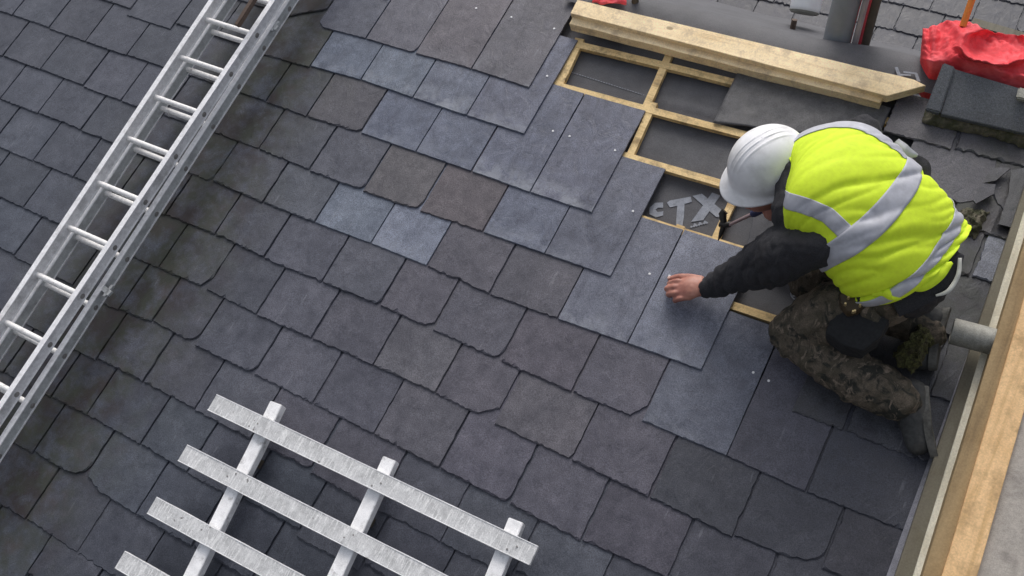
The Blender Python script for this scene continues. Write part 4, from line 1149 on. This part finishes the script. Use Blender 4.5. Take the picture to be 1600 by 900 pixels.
# torso clothing under the vest
bm = bmesh.new()
capsule_bm(bm, [CC[8]-Vector((0, 0, .015)), CC[30]-Vector((0, 0, .02)), CC[60]-Vector((0, 0, .02)), CC[95]-Vector((0, 0, .03)), HIPC+Vector((.02, 0, 0))], [.082, .115, .115, .118, .12], 24)
for s in (-1, 1):
    i = 18; d, n_, u = vest_frame(i); capsule_bm(bm, [CC[i]-n_*.01, CC[i]+u*s*(.12 if s > 0 else .10)-n_*.02], [.09, .068])
capsule_bm(bm, [P(1250, 262, .392), P(1258, 264, .40), P(1268, 270, .40)], [.066, .076, .09], 20)
capsule_bm(bm, [SHL+Vector((.0, .0, -.01)), SHL.lerp(ELL, .5)+Vector((-.01, 0, .01)), ELL], [.060, .084, .080], 20)
capsule_bm(bm, [ELL, ELL.lerp(WRL, .45), WRL+Vector((.012, .002, .004))], [.078, .056, .038], 20)
capsule_bm(bm, [SHR, ELR], [.066, .058]); capsule_bm(bm, [ELR, ELR.lerp(WRR, .5), WRR+Vector((.02, .0, 0))], [.058, .048, .036])
def sweat_disp(c):
    return .014*abs(noise.noise(Vector((c.x*24+c.y*12, c.y*14, c.z*14)))) + .006*abs(noise.noise(Vector((c.x*50, c.y*34, c.z*30)))) - .006
sweater = fuse(bm, 'sweater', SWEAT, worker, .0055, 4, sweat_disp)
strap_later = True
# small pale logo stitched at the cuff
for k in range(3):
    p = P(1100+k*1.6, 446-k*1.2, .098); mb = MB(); add_bar(mb, p, p+Vector((.006, .001, 0)), .0016, .001); mb.build('cuff_mark', NAIL, sweater)

# --- trousers
bm = bmesh.new()
capsule_bm(bm, [HIPC+Vector((.02, .02, 0)), HIPC.lerp(HL, .6)], [.12, .10], 20); capsule_bm(bm, [HL, HR], [.105, .10], 20)
capsule_bm(bm, [HL+Vector((0, 0, .0)), HL.lerp(KNL, .55)+Vector((0, -.01, .025)), KNL+Vector((.005, 0, .02))], [.098, .092, .070], 22)
capsule_bm(bm, [KNL+Vector((0, 0, .012)), KNL.lerp(ANL, .35)+Vector((0, -.012, .02)), KNL.lerp(ANL, .75)+Vector((0, -.008, .018)), ANL+Vector((.02, 0, .012))], [.070, .076, .078, .066], 22)
capsule_bm(bm, [HR, HR.lerp(KNR, .5), KNR+Vector((0, 0, .01))], [.09, .08, .065], 20); capsule_bm(bm, [KNR, KNR.lerp(ANR, .6), ANR], [.062, .058, .05], 20)
def tr_disp(c):
    t = (c-KNL).dot((ANL-KNL).normalized())
    r = .013*abs(noise.noise(Vector((t*22, c.y*9, c.z*12)))) + .008*abs(noise.noise(Vector((c.x*34-c.y*18, c.y*20, c.z*24+4)))) + .003*noise.noise(c*50)
    return r-.006
fuse(bm, 'trousers', CAMO, worker, .006, 3, tr_disp)

# --- boots
def boot(ank, toe, heel_dir, name='boot'):
    bm = bmesh.new(); d = (toe-ank).normalized()
    capsule_bm(bm, [ank-heel_dir*.055, ank-heel_dir*.012, ank+d*.03], [.050, .050, .046], 18)
    capsule_bm(bm, [ank, ank.lerp(toe, .45), toe], [.050, .046, .036], 20)
    o = fuse(bm, name, BOOT, worker, .0055, 4, lambda c: .003*noise.noise(c*35))
    # welt + sole on the heel side
    mb = MB(); s_ = heel_dir; wv = d.cross(s_).normalized(); vs = []
    n = 24; prof = []
    for i in range(n):
        t = 2*pi*i/n; l_ = cos(t); w_ = sin(t); prof.append((l_, w_))
    L0 = (toe-ank).length/2+.038; mid = (ank+toe)/2 + d*.0
    for (o0, sc) in ((.022, 1.0), (.046, 1.0)):
        for (l_, w_) in prof:
            wid = .040*(1.0-.12*(l_ < 0)) ; vs.append(mid + d*L0*math.copysign(abs(l_)**.8, l_)*sc + wv*wid*math.copysign(abs(w_)**.7, w_)*sc + s_*(o0 + .008*l_*l_))
    fs = [tuple(range(n)), tuple(range(2*n-1, n-1, -1))] + [(i, n+i, n+(i+1) % n, (i+1) % n) for i in range(n)]
    mb.add(vs, fs); mb.build('sole', SOLE, o, bevel=.002)
boot(P(1424, 618, .070), P(1434, 692, .040), Vector((.93, .15, .1)).normalized())
boot(P(1452, 500, .070), P(1438, 560, .04), Vector((.9, .3, .2)).normalized())

# --- belt, pouches and the loose front of the vest
mb = MB(); NB = 60; vs = []
for i in (97, 100, 103):
    for j in range(NB+1): vs.append(vest_pt(min(NS, i), -radians(50)+radians(280)*j/NB, -.012, False)+Vector((.012, -.012, -.01)))
belt_pts = [P(1338, 455, .36), P(1385, 452, .38), P(1430, 432, .38), P(1472, 405, .36), P(1492, 385, .33)]
mb = MB(); C_ = catm(belt_pts, 30); 
vs = []
for p in C_: vs += [p+Vector((-.012, .016, .0)), p+Vector((.012, -.022, -.012)), p+Vector((.012, -.022, -.02)), p+Vector((-.012, .016, -.01))]
mb.add(vs, [f for i in range(30) for f in ((i*4, i*4+1, i*4+5, i*4+4), (i*4+1, i*4+2, i*4+6, i*4+5), (i*4+2, i*4+3, i*4+7, i*4+6), (i*4+3, i*4, i*4+4, i*4+7))], smooth=True)
belt = mb.build('belt', BLACKF, worker)
def pouch(px, zs, thick, matr, name, parent, amp=.003):
    bm = bmesh.new()
    pts = [P(x, y, z) for (x, y), z in zip(px, zs)]
    top = [bm.verts.new(p) for p in pts]; bot = [bm.verts.new(p-Vector((0, 0, thick))) for p in pts]; n = len(pts)
    f = bm.faces.new(top); bm.faces.new(list(reversed(bot)))
    for i in range(n): bm.faces.new((top[i], bot[i], bot[(i+1) % n], top[(i+1) % n]))
    return fuse(bm, name, matr, parent, .004, 4, lambda c: amp*noise.noise(c*30)+amp*.5*noise.noise(c*80))
pc = pouch([(1300,492),(1335,476),(1392,498),(1372,530),(1348,548),(1318,540),(1290,520)], [.265,.30,.31,.285,.26,.25,.25], .07, BLACKF, 'tool_pouch', worker)
lp = pouch([(1312,458),(1346,452),(1352,470),(1342,484),(1324,488),(1314,474)], [.33,.345,.345,.335,.325,.325], .04, LEATH, 'leather_holder', worker)
for (px, py) in ((1326,464), (1321,474), (1344,476), (1333,486), (1336,485)):
    mb = MB(); p = P(px, py, .350); add_tube(mb, [p-Vector((0, 0, .012)), p+Vector((0, 0, .001))], [.004, .003], 10); mb.build('brass_stud', BRASS, lp)
flap_ = pouch([(1346,470),(1354,468),(1388,505),(1384,512),(1345,492)], [.325,.325,.30,.295,.30], .02, CAMO, 'pocket_flap', worker)
# yellow front panel hanging on the far side with its pale binding
def strap(name, pts, zs, wds, matr, parent, thick=.006, side=Vector((0, 1, .2))):
    C_ = catm([P(x, y, z) for (x, y), z in zip(pts, zs)], 24); Wv = catm([Vector((w_, 0, 0)) for w_ in wds], 24); mb = MB(); vs = []
    for i, p in enumerate(C_):
        d = (C_[min(24, i+1)]-C_[max(0, i-1)]).normalized(); s_ = d.cross((CAMP-p).normalized()).normalized(); w_ = Wv[i].x/2; tn = (CAMP-p).normalized()*(thick+.003*noise.noise(p*40))
        vs += [p-s_*w_+tn, p+s_*w_+tn, p+s_*w_-tn, p-s_*w_-tn]
    mb.add(vs, [f for i in range(24) for f in ((i*4, i*4+1, i*4+5, i*4+4), (i*4+1, i*4+2, i*4+6, i*4+5), (i*4+2, i*4+3, i*4+7, i*4+6), (i*4+3, i*4, i*4+4, i*4+7))]+[(3, 2, 1, 0), (96, 97, 98, 99)], smooth=True)
    return mb.build(name, matr, parent)
strap('vest_front', [(1418,446),(1440,443),(1466,425),(1488,410)], [.37,.37,.37,.37], [.02,.045,.045,.008], VEST, worker)
strap('vest_binding', [(1462,462),(1482,454),(1497,430),(1500,403)], [.34,.34,.35,.36], [.006,.012,.012,.010], VESTE, worker)
strap('vest_scrap', [(1362,460),(1380,455),(1392,464),(1406,461)], [.39,.395,.39,.38], [.012,.028,.018,.026], VEST, worker)
strap('reflective_tab', [(1398,222),(1412,236),(1434,243)], [.37,.37,.37], [.030,.040,.008], STRIPE, vest)
strap('dark_bulge', [(1424,248),(1440,262),(1446,288)], [.32,.32,.32], [.03,.05,.02], SWEAT, worker, .02)  # dark sweater bulge beside the reflective tab
jk = strap('jacket_hem', [(1392,470),(1430,452),(1468,430),(1494,392)], [.31,.32,.32,.32], [.10,.10,.09,.05], SWEAT, worker, .03)

# --- hammer
ham = empty('hammer', HA, 'slater\'s hammer with dark head and blue grip in the right hand', 'hammer')
mb = MB(); add_tube(mb, [HA, HA.lerp(HB, .45)], [.0055, .0065], 12); mb.build('shaft', STEEL, ham)
mb = MB(); add_tube(mb, [HA.lerp(HB, .40), HA.lerp(HB, .44), HA.lerp(HB, .7), HA.lerp(HB, 1.0), HA.lerp(HB, 1.03)], [.009, .013, .012, .014, .010], 16); mb.build('grip', GRIP, ham)
a, b, c = P(1129, 334, .105), P(1131, 352, .088), P(1122, 376, .055)
mb = MB(); add_tube(mb, [P(1133, 330, .11), a, b, P(1127, 364, .072), c], [.013, .013, .010, .008, .0015], 12)
add_tube(mb, [P(1142, 350, .09), b, P(1124, 350, .088)], [.009, .012, .009], 12)
mb.build('hammer_head', DSTEEL, ham)

# --- moss behind the boots
mo = lump('moss_clump', MOSS, None, ([(1440,508),(1460,536)], [(1394,558),(1424,586)]), .13, .06, .014, 50, origin=P(1425, 550, 0), n=50, m2=50)
tag(mo, 'olive green moss clump between the boots', 'moss')
lp2 = lump('debris', MORTAR, None, ([(1505,325),(1545,330)], [(1480,352),(1525,372)]), .004, .02, .008, 60, origin=P(1510, 345, 0), n=40, m2=24)
tag(lp2, 'brown crumbly dirt beside the point of the vest', 'dirt', None, 'stuff'); del lp2['category']
